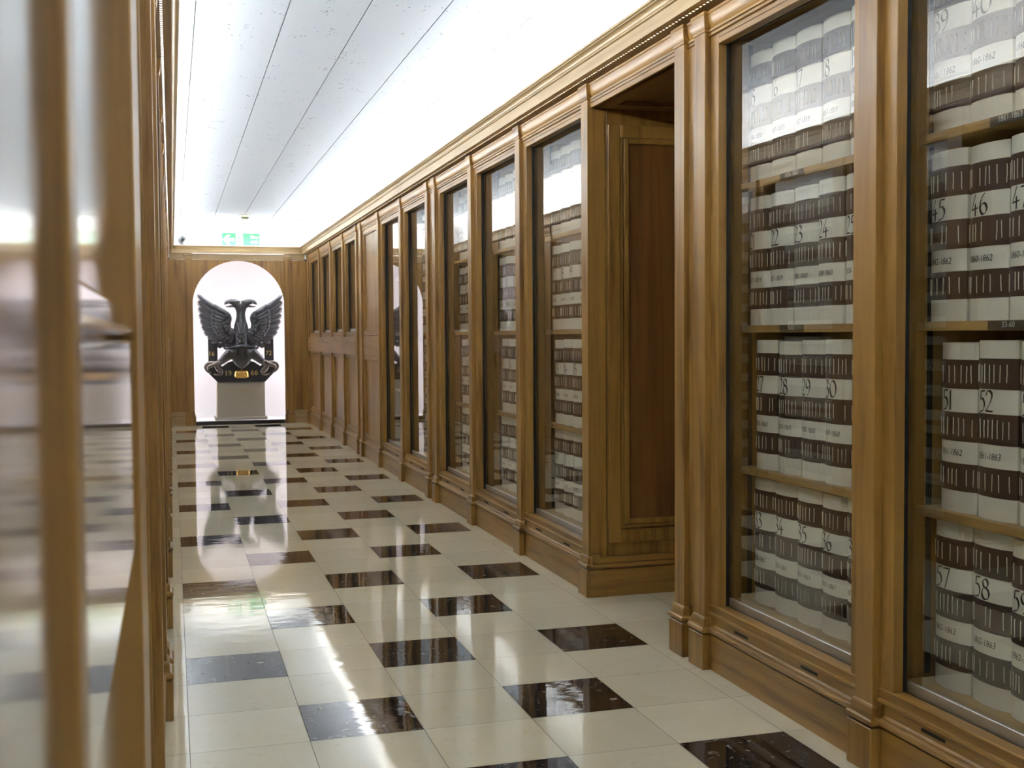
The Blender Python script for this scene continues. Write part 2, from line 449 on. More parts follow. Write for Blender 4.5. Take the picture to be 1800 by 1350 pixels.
# ---------------------------------------------------------------- wall units
# local frame of every unit: x along the wall, y = 0 at the skirting face and positive into the wall, z up
def pilaster(root, x, cap=True):
    mb = MB(); mb.bbox(x - 0.0375, x + 0.0375, -0.013, -0.0012, 0.150, 2.002, 0.0012)
    mb.box(x - 0.0372, x + 0.0372, -0.0020, 0.03, 0.1705, 1.9835)
    o = mb.build('pilaster', M['oak_v'], root)
    mb = MB()
    mb.bbox(x - 0.052, x + 0.052, -0.028, -0.0003, 0.0, 0.112, 0.002); mb.box(x - 0.0374, x + 0.0374, -0.001, 0.03, 0.0, 0.112)
    mb.build('plinth_block', M['oak_v'], o)
    def ring(z0, z1, d, mbx):
        mbx.box(x - 0.0375 - d, x + 0.0375 + d, -0.013 - d, 0.02, z0, z1)
    mb = MB()
    base = [(0.012, 0.1165), (0.0165, 0.120), (0.0175, 0.125), (0.0165, 0.130), (0.013, 0.1335), (0.0095, 0.134), (0.0095, 0.1365), (0.0065, 0.137), (0.0065, 0.158), (0.0035, 0.163), (0.0, 0.166)]
    for (d0, z0), (d1, z1) in zip(base[:-1], base[1:]):
        vs = [(x - 0.0375 - d, yv, z) for d, z in ((d0, z0), (d1, z1)) for yv in (0.02, -0.013 - d)] + [(x + 0.0375 + d, yv, z) for d, z in ((d0, z0), (d1, z1)) for yv in (0.02, -0.013 - d)]
        # 0:l back lo 1:l front lo 2:l back hi 3:l front hi 4..7 right
        mb.add(vs, [(0, 1, 3, 2), (1, 5, 7, 3), (5, 4, 6, 7)])
    ring(0.1125, 0.1175, 0.006, mb)
    mb.box(x - 0.0552, x + 0.0552, 0.0005, 0.03, 0.113, 0.1699)
    mb.build('base_moulding', M['oak_h'], o)
    if cap:
        mb = MB()
        prof = [(0.0, 1.998), (0.004, 2.0), (0.004, 2.005), (0.001, 2.006)]
        for k in range(7):
            a = k / 6 * PI / 2
            prof.append((0.001 + 0.009 * math.sin(a), 2.008 + 0.042 * (1 - math.cos(a)) * 0.45 + 0.042 * (a / (PI / 2)) * 0.55))
        prof += [(0.008, 2.051), (0.011, 2.052), (0.011, 2.060), (-0.010, 2.0605)]
        for (d0, z0), (d1, z1) in zip(prof[:-1], prof[1:]):
            vs = [(x - 0.0375 - d, yv, z) for d, z in ((d0, z0), (d1, z1)) for yv in (0.02, -0.013 - d * 0.75)] + [(x + 0.0375 + d, yv, z) for d, z in ((d0, z0), (d1, z1)) for yv in (0.02, -0.013 - d * 0.75)]
            mb.add(vs, [(0, 1, 3, 2), (1, 5, 7, 3), (5, 4, 6, 7)])
        mb.box(x - 0.0375, x + 0.0375, -0.0008, 0.03, 1.9865, 2.060); mb.box(x - 0.0522, x + 0.0522, 0.0055, 0.03, 1.9865, 2.060); mb.box(x - 0.0522, x + 0.0522, 0.018, 0.03, 2.058, 2.0745)
        mb.build('capital', M['oak_h'], o)
    return o

def skirting(root, x0, x1, slots=True, e=0.0553):
    mb = MB()
    mb.box(x0 + min(e, 0.0376), x1 - min(e, 0.0376), 0.0, 0.03, 0.0, 0.1122)
    x0, x1 = x0 + e, x1 - e
    mb.build('skirting', M['oak_h'], root); mb = MB()
    prof = [(0.03, 0.1150), (0.0, 0.1150), (0.0, 0.1185), (-0.003, 0.1185)]
    for k in range(9):
        a = -PI / 2 + k / 8 * PI
        prof.append((-0.003 - 0.0075 * math.cos(a), 0.1275 + 0.0085 * math.sin(a)))
    prof += [(0.0, 0.137), (0.0, 0.1395), (0.004, 0.141), (0.0075, 0.145), (0.0075, 0.170), (0.03, 0.170)]
    mb.ext(prof, x0, x1)
    o = mb.build('skirting_moulding', M['oak_h'], root)
    mb = MB(); mb.box(x0, x1, 0.003, 0.028, 0.1120, 0.1150)
    mb.build('shadow_gap', M['gap'], o)
    if slots and x1 - x0 > 0.5:
        for f in (0.18, 0.66):
            mb = MB(); xx = x0 + f * (x1 - x0); mb.box(xx, xx + 0.085, 0.0068, 0.008, 0.153, 0.161)
            mb.build('vent_slot', M['gap'], o)

def frieze(root, x0, x1, e=0.0523):
    x0, x1 = x0 + e, x1 - e
    mb = MB()
    prof = [(0.03, 1.984), (0.003, 1.984), (-0.001, 1.986), (-0.001, 1.992), (0.002, 1.9925), (0.002, 1.9955), (-0.004, 1.997), (-0.004, 2.003), (0.001, 2.004), (0.001, 2.007)]
    for k in range(9):
        a = k / 8 * PI / 2
        prof.append((0.002 - 0.010 * math.sin(a), 2.008 + 0.042 * (1 - math.cos(a)) * 0.45 + 0.042 * (a / (PI / 2)) * 0.55))
    prof += [(-0.006, 2.051), (-0.009, 2.052), (-0.009, 2.060), (0.018, 2.0605), (0.018, 2.0745), (0.03, 2.0745)]
    mb.ext(prof, x0, x1)
    mb.build('frieze_moulding', M['oak_h'], root)

def bolection(mb, x0, x1, z0, z1, y0, w_=0.014, d=0.008):
    """raised moulding frame round a panel opening (front at y0 - d)"""
    for (a, b, c, e) in ((x0, x0 + w_, z0, z1), (x1 - w_, x1, z0, z1), (x0 + w_, x1 - w_, z0, z0 + w_), (x0 + w_, x1 - w_, z1 - w_, z1)):
        mb.bbox(a, b, y0 - d, y0 + 0.012, c, e, 0.003)

def sill_mould(mb, x0, x1, z):
    """nose moulding under a window or panel: top face at z"""
    prof = [(0.040, z - 0.036), (0.010, z - 0.036), (0.000, z - 0.034), (-0.0015, z - 0.030), (0.000, z - 0.026), (0.007, z - 0.024), (0.007, z - 0.006), (0.003, z - 0.004), (0.003, z - 0.001), (0.008, z + 0.001), (0.040, z + 0.001)]
    mb.ext(prof, x0, x1)

def carcass(root, W, z0, z1, shelves, plates={}):
    mb = MB(); mb.box(0.0006, 0.012, 0.056, 0.42, z0, z1); mb.build('side_panel', M['oak_v'], root)
    mb = MB(); mb.box(W - 0.012, W - 0.0006, 0.056, 0.42, z0, z1); mb.build('side_panel', M['oak_v'], root)
    mb = MB(); mb.box(0.0006, W - 0.0006, 0.42, 0.435, z0, z1); mb.build('back_panel', M['oak_v'], root)
    mb = MB(); mb.box(0.0006, W - 0.0006, 0.053, 0.42, z0 - 0.02, z0); mb.build('base_board', M['shelf'], root)
    mb = MB(); mb.box(0.0006, W - 0.0006, 0.056, 0.435, z1, z1 + 0.02); mb.build('top_board', M['oak_h'], root)
    for xs in (0.0121, W - 0.0133):
        mb = MB(); mb.box(xs, xs + 0.0012, 0.150, 0.166, z0 + 0.01, z1 - 0.01)
        mb.build('shelf_track', M['gap'], root)
    for z in shelves:
        mb = MB(); mb.bbox(0.0135, W - 0.0135, 0.122, 0.418, z - 0.022, z, 0.001)
        s = mb.build('shelf', M['shelf'], root)
        if z in plates:
            x, txt = plates[z]
            mb = MB(); mb.box(x - 0.066, x + 0.066, 0.1195, 0.1222, z - 0.021, z - 0.001)
            tv, tf = text_geo(txt, 0.013)
            wd = max(v[0] for v in tv) - min(v[0] for v in tv)
            mb.add([(x - wd / 2 + v[0], 0.1190, z - 0.0155 + v[1]) for v in tv], tf, 1)
            pl = mb.build('shelf_label', [M['plate'], M['platetext']], s)
            pl['label'] = 'dark label plate reading ' + txt
    return

_text_cache = {}
def text_geo(txt, size, shear=0.0):
    key = (txt, size, shear)
    if key in _text_cache: return _text_cache[key]
    cu = bpy.data.curves.new('lettering', 'FONT'); cu.body = txt; cu.size = size / 0.72; cu.resolution_u = 3; cu.shear = shear
    ob = bpy.data.objects.new('lettering', cu); COL.objects.link(ob)
    dg = bpy.context.evaluated_depsgraph_get()
    me = ob.evaluated_get(dg).to_mesh()
    vs = [(v.co.x, v.co.y) for v in me.vertices]; fs = [tuple(p.vertices) for p in me.polygons]
    ob.evaluated_get(dg).to_mesh_clear()
    bpy.data.objects.remove(ob); bpy.data.curves.remove(cu)
    mnx = min(v[0] for v in vs); mny = min(v[1] for v in vs)
    vs = [(a - mnx, b - mny) for a, b in vs]
    _text_cache[key] = (vs, fs)
    return vs, fs

def stiles(root, W, z0, z1):
    for a, b in ((0.0377, 0.089), (W - 0.089, W - 0.0377)):
        mb = MB(); mb.bbox(a, b, 0.0075, 0.036, z0, z1, 0.0015)
        mb.build('stile', M['oak_v'], root)

def glazed_opening(root, W, z0, z1):
    """pane, gasket and metal channel of a window between z0 and z1"""
    mb = MB(); mb.bbox(0.089, W - 0.089, 0.007, 0.040, z1, 1.986, 0.0015)
    mb.box(0.094, W - 0.094, 0.0045, 0.008, z1 + 0.018, z1 + 0.021)
    mb.build('top_rail', M['oak_h'], root)
    for q in ((0.0377, 0.0885, 0.0362, 0.046, z0 - 0.004, z1 + 0.004), (W - 0.0885, W - 0.0377, 0.0362, 0.046, z0 - 0.004, z1 + 0.004),
              (0.0885, W - 0.0885, 0.0405, 0.046, z1 - 0.001, z1 + 0.012), (0.0885, W - 0.0885, 0.0405, 0.0454, z0 - 0.006, z0 - 0.001)):
        mb = MB(); mb.box(*q); mb.build('gasket', M['gasket'], root)
    mb = MB(); mb.bbox(0.089, W - 0.089, 0.0455, 0.056, z0 - 0.004, z0 + 0.026, 0.002)
    mb.build('glazing_channel', M['steel'], root)
    mb = MB(); mb.box(0.082, W - 0.082, 0.0485, 0.0525, z0 + 0.0, z1 + 0.008)
    mb.build('glass_pane', M['glass'], root)

def infill(root, x0, x1):
    mb = MB(); mb.box(x0 + 0.0378, x1 - 0.0378, 0.004, 0.03, 0.1705, 1.9835)
    mb.build('infill_panel', M['oak_v'], root)
    skirting(root, x0, x1, False); frieze(root, x0, x1)

def topboard(root, x0, x1):
    mb = MB(); mb.box(x0 + 0.0004, x1 - 0.0004, 0.031, 0.44, 2.05, 2.066)
    mb.build('dust_board', M['white'], root)

def bay(place, W, kind, label, pils, infills=(), plates={}, cat='bookcase'):
    root = place
    tag(root, label, cat)
    for p in pils: pilaster(root, p)
    for a, b in infills: infill(root, a, b)
    xa = min([0.0] + [a for a, b in infills]); xb = max([W] + [b for a, b in infills])
    topboard(root, xa, xb)
    skirting(root, 0.0, W, kind == 'glass')
    frieze(root, 0.0, W)
    if kind == 'glass':
        stiles(root, W, 0.172, 1.986)
        mb = MB(); sill_mould(mb, 0.0375, W - 0.0375, 0.207); mb.build('bottom_rail', M['oak_h'], root)
        glazed_opening(root, W, 0.209, 1.952)
        carcass(root, W, 0.212, 1.985, SHELVES, plates)
    else:
        stiles(root, W, 0.172, 1.986)
        if kind == 'half':
            glazed_opening(root, W, 1.112, 1.952)
            carcass(root, W, 1.10, 1.985, (1.535,), {})
        else:
            mb = MB(); mb.bbox(0.089, W - 0.089, 0.007, 0.040, 1.952, 1.986, 0.0015); mb.build('top_rail', M['oak_h'], root)
            mb = MB(); mb.box(0.0892, W - 0.0892, 0.022, 0.034, 1.09, 1.96); bolection(mb, 0.089, W - 0.089, 1.11, 1.952, 0.022, 0.012, 0.012)
            mb.build('upper_panel', M['oak_v'], root)
        mb = MB(); sill_mould(mb, 0.0375, W - 0.0375, 1.108); mb.box(0.038, W - 0.038, 0.007, 0.04, 1.055, 1.075); mb.build('window_sill', M['oak_h'], root)
        mb = MB()
        if kind == 'half': mb.bbox(0.0004, W - 0.0004, -0.0165, -0.0133, 0.893, 1.060, 0.0012); mb.box(0.038, W - 0.038, -0.0134, 0.0068, 0.893, 1.060)
        else: mb.bbox(0.0375, W - 0.0375, 0.001, 0.03, 0.893, 1.060, 0.002)
        mb.build('waist_rail', M['oak_h'], root)
        mb = MB(); mb.box(0.0892, W - 0.0892, 0.022, 0.034, 0.19, 0.86); mb.build('lower_panel', M['oak_v'], root)
        mb = MB(); mb.ext([(0.03, 0.893), (0.007, 0.893), (0.007, 0.872), (0.002, 0.870), (0.001, 0.864), (0.012, 0.858), (0.018, 0.847), (0.03, 0.847)], 0.0375, W - 0.0375)
        mb.build('panel_moulding', M['oak_h'], root); mb = MB()
        sill_mould(mb, 0.0375, W - 0.0375, 0.214)
        mb.build('panel_moulding', M['oak_h'], root)
    return root

SHELVES = (0.640, 1.088, 1.535)
def right_unit(name, yfar, ynear): return empty(name, (XR, yfar, 0), -PI / 2), yfar - ynear
def left_unit(name, yfar, ynear): return empty(name, (XL, ynear, 0), PI / 2), yfar - ynear

PR = [14.32, 13.22, 12.25, 11.33, 10.46, 10.21, 9.31, 8.36, 7.44, 7.22, 6.30, 5.365, 4.42, 3.51, 3.357, 2.44, 1.53, 0.62, -0.29, -1.2]
def R_(name, i, j, kind, label, near=True, far=False, extra=None, plates={}, cat='bookcase'):
    yf, yn = PR[i], PR[j]
    o, W = right_unit(name, yf, yn)
    pils = ([W] if near else []) + ([0.0] if far else [])
    inf = []
    if extra is not None:
        e = yf - PR[extra]
        pils.append(e); inf.append((min(e, 0) if e < 0 else W, 0 if e < 0 else e))
    return bay(o, W, kind, label, pils, inf, plates, cat)
units = {}
units['H1'] = R_('bookcase', 0, 1, 'half', 'oak bookcase with small window over a panel, on the right wall touching the end wall', far=True)
infill(units['H1'], -0.18, 0.0)
units['H2'] = R_('bookcase', 1, 2, 'half', 'oak bookcase with window over a panel, second from the end wall on the right')
units['H3'] = R_('bookcase', 2, 3, 'half', 'oak bookcase with window over a panel, third from the end wall on the right')
units['H4'] = R_('bookcase', 3, 4, 'half', 'oak bookcase with window over a panel, fourth from the end wall on the right', extra=5)
units['P1'] = R_('wall_cupboard', 5, 6, 'panel', 'solid oak panelled unit without glass on the right wall', cat='panelling')
units['C5'] = R_('bookcase', 6, 7, 'glass', 'tall glazed oak bookcase beside the solid unit, its glass mirroring the exit sign')
units['C4'] = R_('bookcase', 7, 8, 'glass', 'tall glazed oak bookcase whose glass mirrors an eagle wing', extra=9)
units['C3'] = R_('bookcase', 9, 10, 'glass', 'tall glazed oak bookcase, third beyond the right doorway, holding books from 133')
units['C2'] = R_('bookcase', 10, 11, 'glass', 'tall glazed oak bookcase, middle of the three beyond the right doorway')
units['C1'] = R_('bookcase', 11, 12, 'glass', 'tall glazed oak bookcase directly beyond the right doorway, holding books 97 to 112')
units['A'] = R_('bookcase', 14, 15, 'glass', 'glazed oak bookcase on the near side of the right doorway, holding books 15 to 38', far=True, extra=13,
                plates={1.535: (0.335, '1856-1860'), 1.088: (0.335, '9-33')})
units['B'] = R_('bookcase', 15, 16, 'glass', 'nearest tall glazed oak bookcase at the right edge, holding books 39 to 60',
                plates={1.535: (0.335, '1861-1863'), 1.088: (0.335, '33-60')})
R_('bookcase', 16, 17, 'half', 'oak bookcase on the right wall level with the viewer, outside the picture')

PL = [14.32, 13.22, 12.25, 11.33, 10.46, 10.21, 9.31, 8.36, 7.44, 7.22, 6.30, 5.365, 4.42, 3.51, 3.357, 2.44, 1.53, 1.20, 0.36, -0.50]
def L_(name, i, j, kind, label, far=True, near=False, extra=None, cat='bookcase'):
    yf, yn = PL[i], PL[j]
    o, W = left_unit(name, yf, yn)
    pils = ([W] if far else []) + ([0.0] if near else [])
    inf = []
    if extra is not None:
        e = PL[extra] - yn
        pils.append(e); inf.append((e, 0) if e < 0 else (W, e))
    return bay(o, W, kind, label, pils, inf, {}, cat)
units['LH1'] = L_('bookcase', 0, 1, 'half', 'oak bookcase with window over a panel, on the left wall touching the end wall')
infill(units['LH1'], 1.10, 1.28)
L_('bookcase', 1, 2, 'half', 'oak bookcase with window over a panel, second from the end wall on the left')
L_('bookcase', 2, 3, 'half', 'oak bookcase with window over a panel, third from the end wall on the left')
L_('bookcase', 3, 4, 'half', 'oak bookcase with window over a panel, fourth from the end wall on the left')
L_('wall_cupboard', 5, 6, 'panel', 'solid oak panelled unit on the left wall, sixth column from the end', extra=4, cat='panelling')
units['L5'] = L_('bookcase', 6, 7, 'glass', 'tall glazed oak bookcase on the left wall, next to the solid left unit')
units['L4'] = L_('bookcase', 7, 8, 'glass', 'tall glazed oak bookcase on the left wall, second from the solid left unit')
units['L3'] = L_('bookcase', 9, 10, 'glass', 'tall glazed oak bookcase on the left wall, third beyond the left doorway', extra=8)
units['L2'] = L_('bookcase', 10, 11, 'glass', 'tall glazed oak bookcase on the left wall, second beyond the left doorway')
units['L1'] = L_('bookcase', 11, 12, 'glass', 'tall glazed oak bookcase on the left wall, directly beyond the left doorway', near=True)
L_('bookcase', 14, 15, 'glass', 'tall glazed oak bookcase on the left wall, near side of the left doorway', extra=13)
L_('bookcase', 15, 16, 'glass', 'tall glazed oak bookcase on the left wall with the second blurred post from the lens')
def near_unit(yf, yn, post, label, pane_y, rail=True):
    """unit next to the lens: shallow panes with a waist rail across them, a post at its far end"""
    o, W = left_unit('bookcase', yf, yn)
    tag(o, label, 'bookcase')
    p0, p1 = post[0] - yn, post[1] - yn
    mb = MB(); mb.bbox(p0, p1, -0.013, 0.03, 0.113, 2.002, 0.0015); p = mb.build('pilaster', M['oak_v'], o)
    mb = MB(); mb.bbox(p0 - 0.006, p1 - 0.0005, -0.024, -0.0003, 0, 0.112, 0.002); mb.build('plinth_block', M['oak_v'], p)
    skirting(o, 0.001, W - 0.001, False, 0.0); frieze(o, 0.001, W - 0.001, 0.0); topboard(o, 0, W)
    mb = MB(); tl = 0.0 if rail else 0.02      # nearest pane tilted slightly so that it mirrors the white niche
    mb.ext([(0, 0), (1, 0), (1, 1), (0, 1)], 0, 1)
    mb.v = [(x * p0, pane_y + 0.004 * y - tl * (1 - x) * p0, 0.20 + 1.76 * z) for x, y, z in mb.v]
    mb.build('glass_pane', M['glass_dull'], o)
    mb = MB(); mb.bbox(0, p0, pane_y - 0.003, 0.03, 1.952, 1.986, 0.0015); mb.build('top_rail', M['oak_h'], o)
    mb = MB(); sill_mould(mb, 0, p0, 0.207); mb.build('bottom_rail', M['oak_h'], o)
    if rail: mb = MB(); mb.bbox(0, p0, -0.010, pane_y, 0.893, 1.060, 0.002); mb.build('waist_rail', M['oak_gloss'], o)
    if rail: mb = MB(); mb.ext([(pane_y, 1.064), (-0.008, 1.064), (-0.011, 1.067), (-0.008, 1.071), (-0.002, 1.073), (-0.002, 1.086), (0.0, 1.089), (pane_y, 1.092)], 0, p0); mb.build('window_sill', M['oak_gloss'], o)
    carcass(o, W, 0.212, 1.985, SHELVES)
    return o
near_unit(1.49, 0.40, (1.03, 1.24), 'blurred oak bookcase with a shiny waist rail and white reflections, near the left edge', 0.004)
near_unit(0.40, -0.45, (0.367, 0.40), 'most blurred oak bookcase, cut by the left edge, ending in a brown post', -0.0075, False)

# ---------------------------------------------------------------- doorways in both walls
def doorway(o, label):
    """local x 0..W between pilaster centres, passage goes to +y"""
    W = OPEN[1] - OPEN[0]
    tag(o, label, 'doorway', kind='structure')
    D = 1.15
    frieze(o, 0, W)
    mb = MB(); mb.box(0.0004, W - 0.0004, 0.031, 0.44, 2.05, 2.066); mb.build('dust_board', M['white'], o)
    for s in (0, 1):
        X = lambda a: (0.0375 + a) if s == 0 else (W - 0.0375 - a)
        def bx(mb, a, b, y0, y1, z0, z1, bev=0.0012):
            x0, x1 = sorted((X(a), X(b))); mb.bbox(x0, x1, y0, y1, z0, z1, bev)
        mb = MB()
        bx(mb, -0.03, 0.000, -0.010, 0.065, 0.10, 1.988)       # corner post
        bx(mb, -0.03, -0.010, 0.050, D, 0.10, 1.99)            # ground of the panel
        bx(mb, -0.03, 0.000, 0.0685, 0.0715, 0.10, 1.99)
        mb.build('jamb_post', M['oak_v'], o)
        mb = MB()
        for (a, b, w1, h) in ((0.072, D - 0.06, 0.052, 0.010), (0.128, D - 0.116, 0.012, 0.004), (0.142, D - 0.130, 0.022, 0.007)):
            z0, z1 = 0.215 + (a - 0.072) * 1.05, 1.905 - (a - 0.072) * 0.75
            for (p, q, c, d) in ((a, a + w1, z0, z1), (b - w1, b, z0, z1), (a + w1, b - w1, z0, z0 + w1), (a + w1, b - w1, z1 - w1, z1)):
                bx(mb, -0.012, h, p, q, c, d, 0.003)
        mb.build('jamb_moulding', M['oak_v'], o)
        mb = MB(); bx(mb, -0.012, -0.002, 0.162, D - 0.15, 0.31, 1.84, 0.0005)
        mb.build('jamb_panel', M['oak_dark'], o)
        mb = MB()
        bx(mb, -0.03, 0.018, -0.012, D, 0.0, 0.112); bx(mb, -0.03, 0.012, -0.012, D, 0.114, 0.118, 0.0003); bx(mb, -0.03, 0.022, -0.016, D, 0.118, 0.134, 0.005); bx(mb, -0.03, 0.010, -0.010, D, 0.134, 0.160, 0.003)
        mb.build('jamb_skirting', M['oak_d'], o)
    mb = MB(); mb.box(0.0, W, 0.0, D, 1.986, 2.0)
    for (a, b, c, d) in ((0.0375, W - 0.0375, 0.012, 0.085), (0.0375, 0.12, 0.085, D), (W - 0.12, W - 0.0375, 0.085, D)):
        mb.bbox(a, b, c, d, 1.966, 1.99, 0.003)
    mb.build('lintel_soffit', M['oak_dark_h'], o)
    mb = MB(); mb.bbox(0.0, W, 0.002, 0.03, 1.966, 1.986, 0.002); mb.build('lintel', M['oak_h'], o)
    mb = MB(); mb.box(0.0, W, D, D + 0.03, 0.0, 2.0); mb.build('dark_passage_back', M['oak_dark'], o)  # dark panel put in for the unlit inside of the passage
doorway(empty('door_1', (XR, OPEN[1], 0), -PI / 2), 'deep panelled oak doorway in the right wall')
doorway(empty('door_2', (XL, OPEN[0], 0), PI / 2), 'deep panelled oak doorway in the left wall, seen only as an edge')

# ---------------------------------------------------------------- books
BW, BH, BD = 0.130, 0.402, 0.255
ARC = 0.017
def spine_y(u, w=BW):
    t = max(-1, min(1, u / (w / 2)))
    return ARC * (1 - math.sqrt(max(0.0, 1 - (abs(t) ** 2.0) * 0.88))) / (1 - math.sqrt(0.12)) if abs(t) < 1 else ARC

def outline(off=0.0, w=BW, back=BD, n=28):
    pts = []
    for k in range(n + 1):
        u = -w / 2 + w * k / n
        pts.append((u, spine_y(u, w) - off))
    pts[0] = (-w / 2 - off, pts[0][1]); pts[-1] = (w / 2 + off, pts[-1][1])
    return pts + [(w / 2 + off, back), (-w / 2 - off, back)]

def prism(mb, ol, z0, z1, mi=0, smooth=True):
    n = len(ol)
    vs = [(a, b, z0) for a, b in ol] + [(a, b, z1) for a, b in ol]
    mb.add(vs, [(i, (i + 1) % n, n + (i + 1) % n, n + i) for i in range(n)], mi, False)
    for i in range(n - 3): pass
    mb.add(vs[:n], [tuple(range(n))[::-1]], mi); mb.add(vs[n:], [tuple(range(n))], mi)

def make_cover():
    mb = MB()
    ol = outline()
    n = len(ol)
    # hollow case: spine and boards 3 mm thick, standing proud of the paper
    inner = [(a * 0.93, b + 0.006) for a, b in ol[:-2]] + [(ol[-2][0] * 0.93, BD), (ol[-1][0] * 0.93, BD)]
    m_ = n - 2
    vs = []
    for z in (0.0, BH):
        vs += [(a, b, z) for a, b in [ol[-1]] + ol[:-2] + [ol[-2]]]
        vs += [(a, b, z) for a, b in [inner[-1]] + inner[:-2] + [inner[-2]]]
    k = m_ + 2
    fs = []
    for i in range(k - 1):
        fs.append((i, i + 1, 2 * k + i + 1, 2 * k + i))                 # outside
        fs.append((k + i, 3 * k + i, 3 * k + i + 1, k + i + 1))         # inside
        fs.append((2 * k + i, 2 * k + i + 1, 3 * k + i + 1, 3 * k + i))  # top
        fs.append((i, k + i, k + i + 1, i + 1))                         # bottom
    mb.add(vs, fs, 0)
    me = mb.mesh('cover', M['vellum'])
    return me
def make_pages():
    mb = MB(); ol = [(a * 0.92, b + 0.0065) for a, b in outline()[:-2]] + [(BW / 2 * 0.92, BD - 0.006), (-BW / 2 * 0.92, BD - 0.006)]
    prism(mb, ol, 0.004, BH - 0.007)
    return mb.mesh('page_block', M['pages'])
BANDS = [(0.729, 0.900), (0.420, 0.591), (0.127, 0.290)]
def make_band(z0, z1):
    mb = MB(); ol = outline(0.0011)[:-2]; ol = [(ol[0][0], BD * 0.8)] + ol + [(ol[-1][0], BD * 0.8)]
    n = len(ol)
    vs = [(a, b, z) for z in (z0 * BH, z1 * BH) for a, b in ol] + [(a * 0.985, b + 0.0014, z) for z in (z0 * BH, z1 * BH) for a, b in ol]
    fs = []
    for i in range(n - 1):
        fs += [(i, i + 1, n + i + 1, n + i), (n + i, n + i + 1, 3 * n + i + 1, 3 * n + i), (i, 2 * n + i, 2 * n + i + 1, i + 1)]
    mb.add(vs, fs, 0)
    return mb.mesh('leather_band', M['leather'])
def make_stitch(z0, z1, seed):
    rnd = random.Random(seed)
    mb = MB(); h = (z1 - z0) * BH
    us = []
    u = -BW / 2 + 0.003
    while u < BW / 2 - 0.001:
        us.append(u); u += rnd.choice((0.012, 0.015, 0.018, 0.021, 0.024))
    for u in us:
        if rnd.random() < 0.12 and len(us) > 5: continue
        zt = z0 * BH + h * (0.80 + rnd.uniform(-0.03, 0.03)); zb = z0 * BH + h * (0.20 + rnd.uniform(-0.03, 0.03))
        du = rnd.uniform(-0.0012, 0.0012)
        pts = []
        for k in range(6):
            t = k / 5
            uu = u + du * t + rnd.uniform(-0.0005, 0.0005)
            pts.append((uu, spine_y(uu) - 0.0016, zb + (zt - zb) * t))
        mb.tube(pts, 0.00115, 5)
    for x in (-BW / 2 - 0.0012, BW / 2 + 0.0012):
        for q in (0.035, 0.075, 0.12, 0.165):
            mb.tube([(x, q, z0 * BH + h * 0.22), (x, q, z0 * BH + h * 0.78)], 0.0009, 5)
    return mb.mesh('stitching', M['lace'])
COVER, PAGES = make_cover(), make_pages()
BANDM = [make_band(*b) for b in BANDS]
STITCH = [[make_stitch(b[0], b[1], 10 * i + j) for j in range(5)] for i, b in enumerate(BANDS)]

# broad-nib numerals
def cr_spline(pts, n=6):
    out = []
    P = [pts[0]] + list(pts) + [pts[-1]]
    for i in range(1, len(P) - 2):
        p0, p1, p2, p3 = P[i - 1], P[i], P[i + 1], P[i + 2]
        for k in range(n):
            t = k / n
            out.append(tuple(0.5 * ((2 * p1[d]) + (-p0[d] + p2[d]) * t + (2 * p0[d] - 5 * p1[d] + 4 * p2[d] - p3[d]) * t * t + (-p0[d] + 3 * p1[d] - 3 * p2[d] + p3[d]) * t ** 3) for d in (0, 1)))
    out.append(pts[-1])
    return out
def ell(cx, cy, rx, ry, n=28): return [(cx + rx * math.sin(2 * PI * k / n), cy + ry * math.cos(2 * PI * k / n)) for k in range(n + 1)]
def straight(*p):
    out = []
    for a, b in zip(p[:-1], p[1:]):
        for k in range(5): out.append((a[0] + (b[0] - a[0]) * k / 5, a[1] + (b[1] - a[1]) * k / 5))
    return out + [p[-1]]
six = [(0.44, 1.0), (0.26, 0.84), (0.11, 0.56), (0.10, 0.24), (0.28, 0.02), (0.48, 0.10), (0.55, 0.32), (0.42, 0.52), (0.24, 0.50), (0.12, 0.34)]
GL = {
    '0': (0.80, [ell(0.38, 0.5, 0.31, 0.46)]),
    '1': (0.30, [straight((0.13, 0.98), (0.13, 0.02))]),
    '2': (0.60, [cr_spline([(0.04, 0.76), (0.10, 0.93), (0.27, 0.99), (0.43, 0.88), (0.45, 0.70), (0.33, 0.44), (0.15, 0.20), (0.02, 0.06)]), straight((0.02, 0.06), (0.52, 0.05))]),
    '3': (0.60, [cr_spline([(0.05, 0.91), (0.22, 0.99), (0.40, 0.90), (0.41, 0.73), (0.20, 0.57)]), cr_spline([(0.20, 0.57), (0.40, 0.50), (0.50, 0.30), (0.42, 0.10), (0.22, 0.0), (0.02, 0.05)])]),
    '4': (0.66, [straight((0.40, 1.0), (0.03, 0.30), (0.60, 0.36)), straight((0.37, 0.56), (0.36, -0.02))]),
    '5': (0.60, [straight((0.52, 0.97), (0.15, 0.95), (0.12, 0.58)), cr_spline([(0.12, 0.58), (0.30, 0.62), (0.46, 0.48), (0.48, 0.26), (0.33, 0.06), (0.04, 0.0)])]),
    '6': (0.64, [cr_spline(six)]),
    '7': (0.58, [straight((0.03, 0.95), (0.52, 0.96), (0.20, 0.0))]),
    '8': (0.66, [ell(0.31, 0.76, 0.18, 0.20), ell(0.31, 0.28, 0.25, 0.27)]),
    '9': (0.64, [cr_spline([(0.62 - a, 1.0 - b) for a, b in six])]),
}
_num = {}
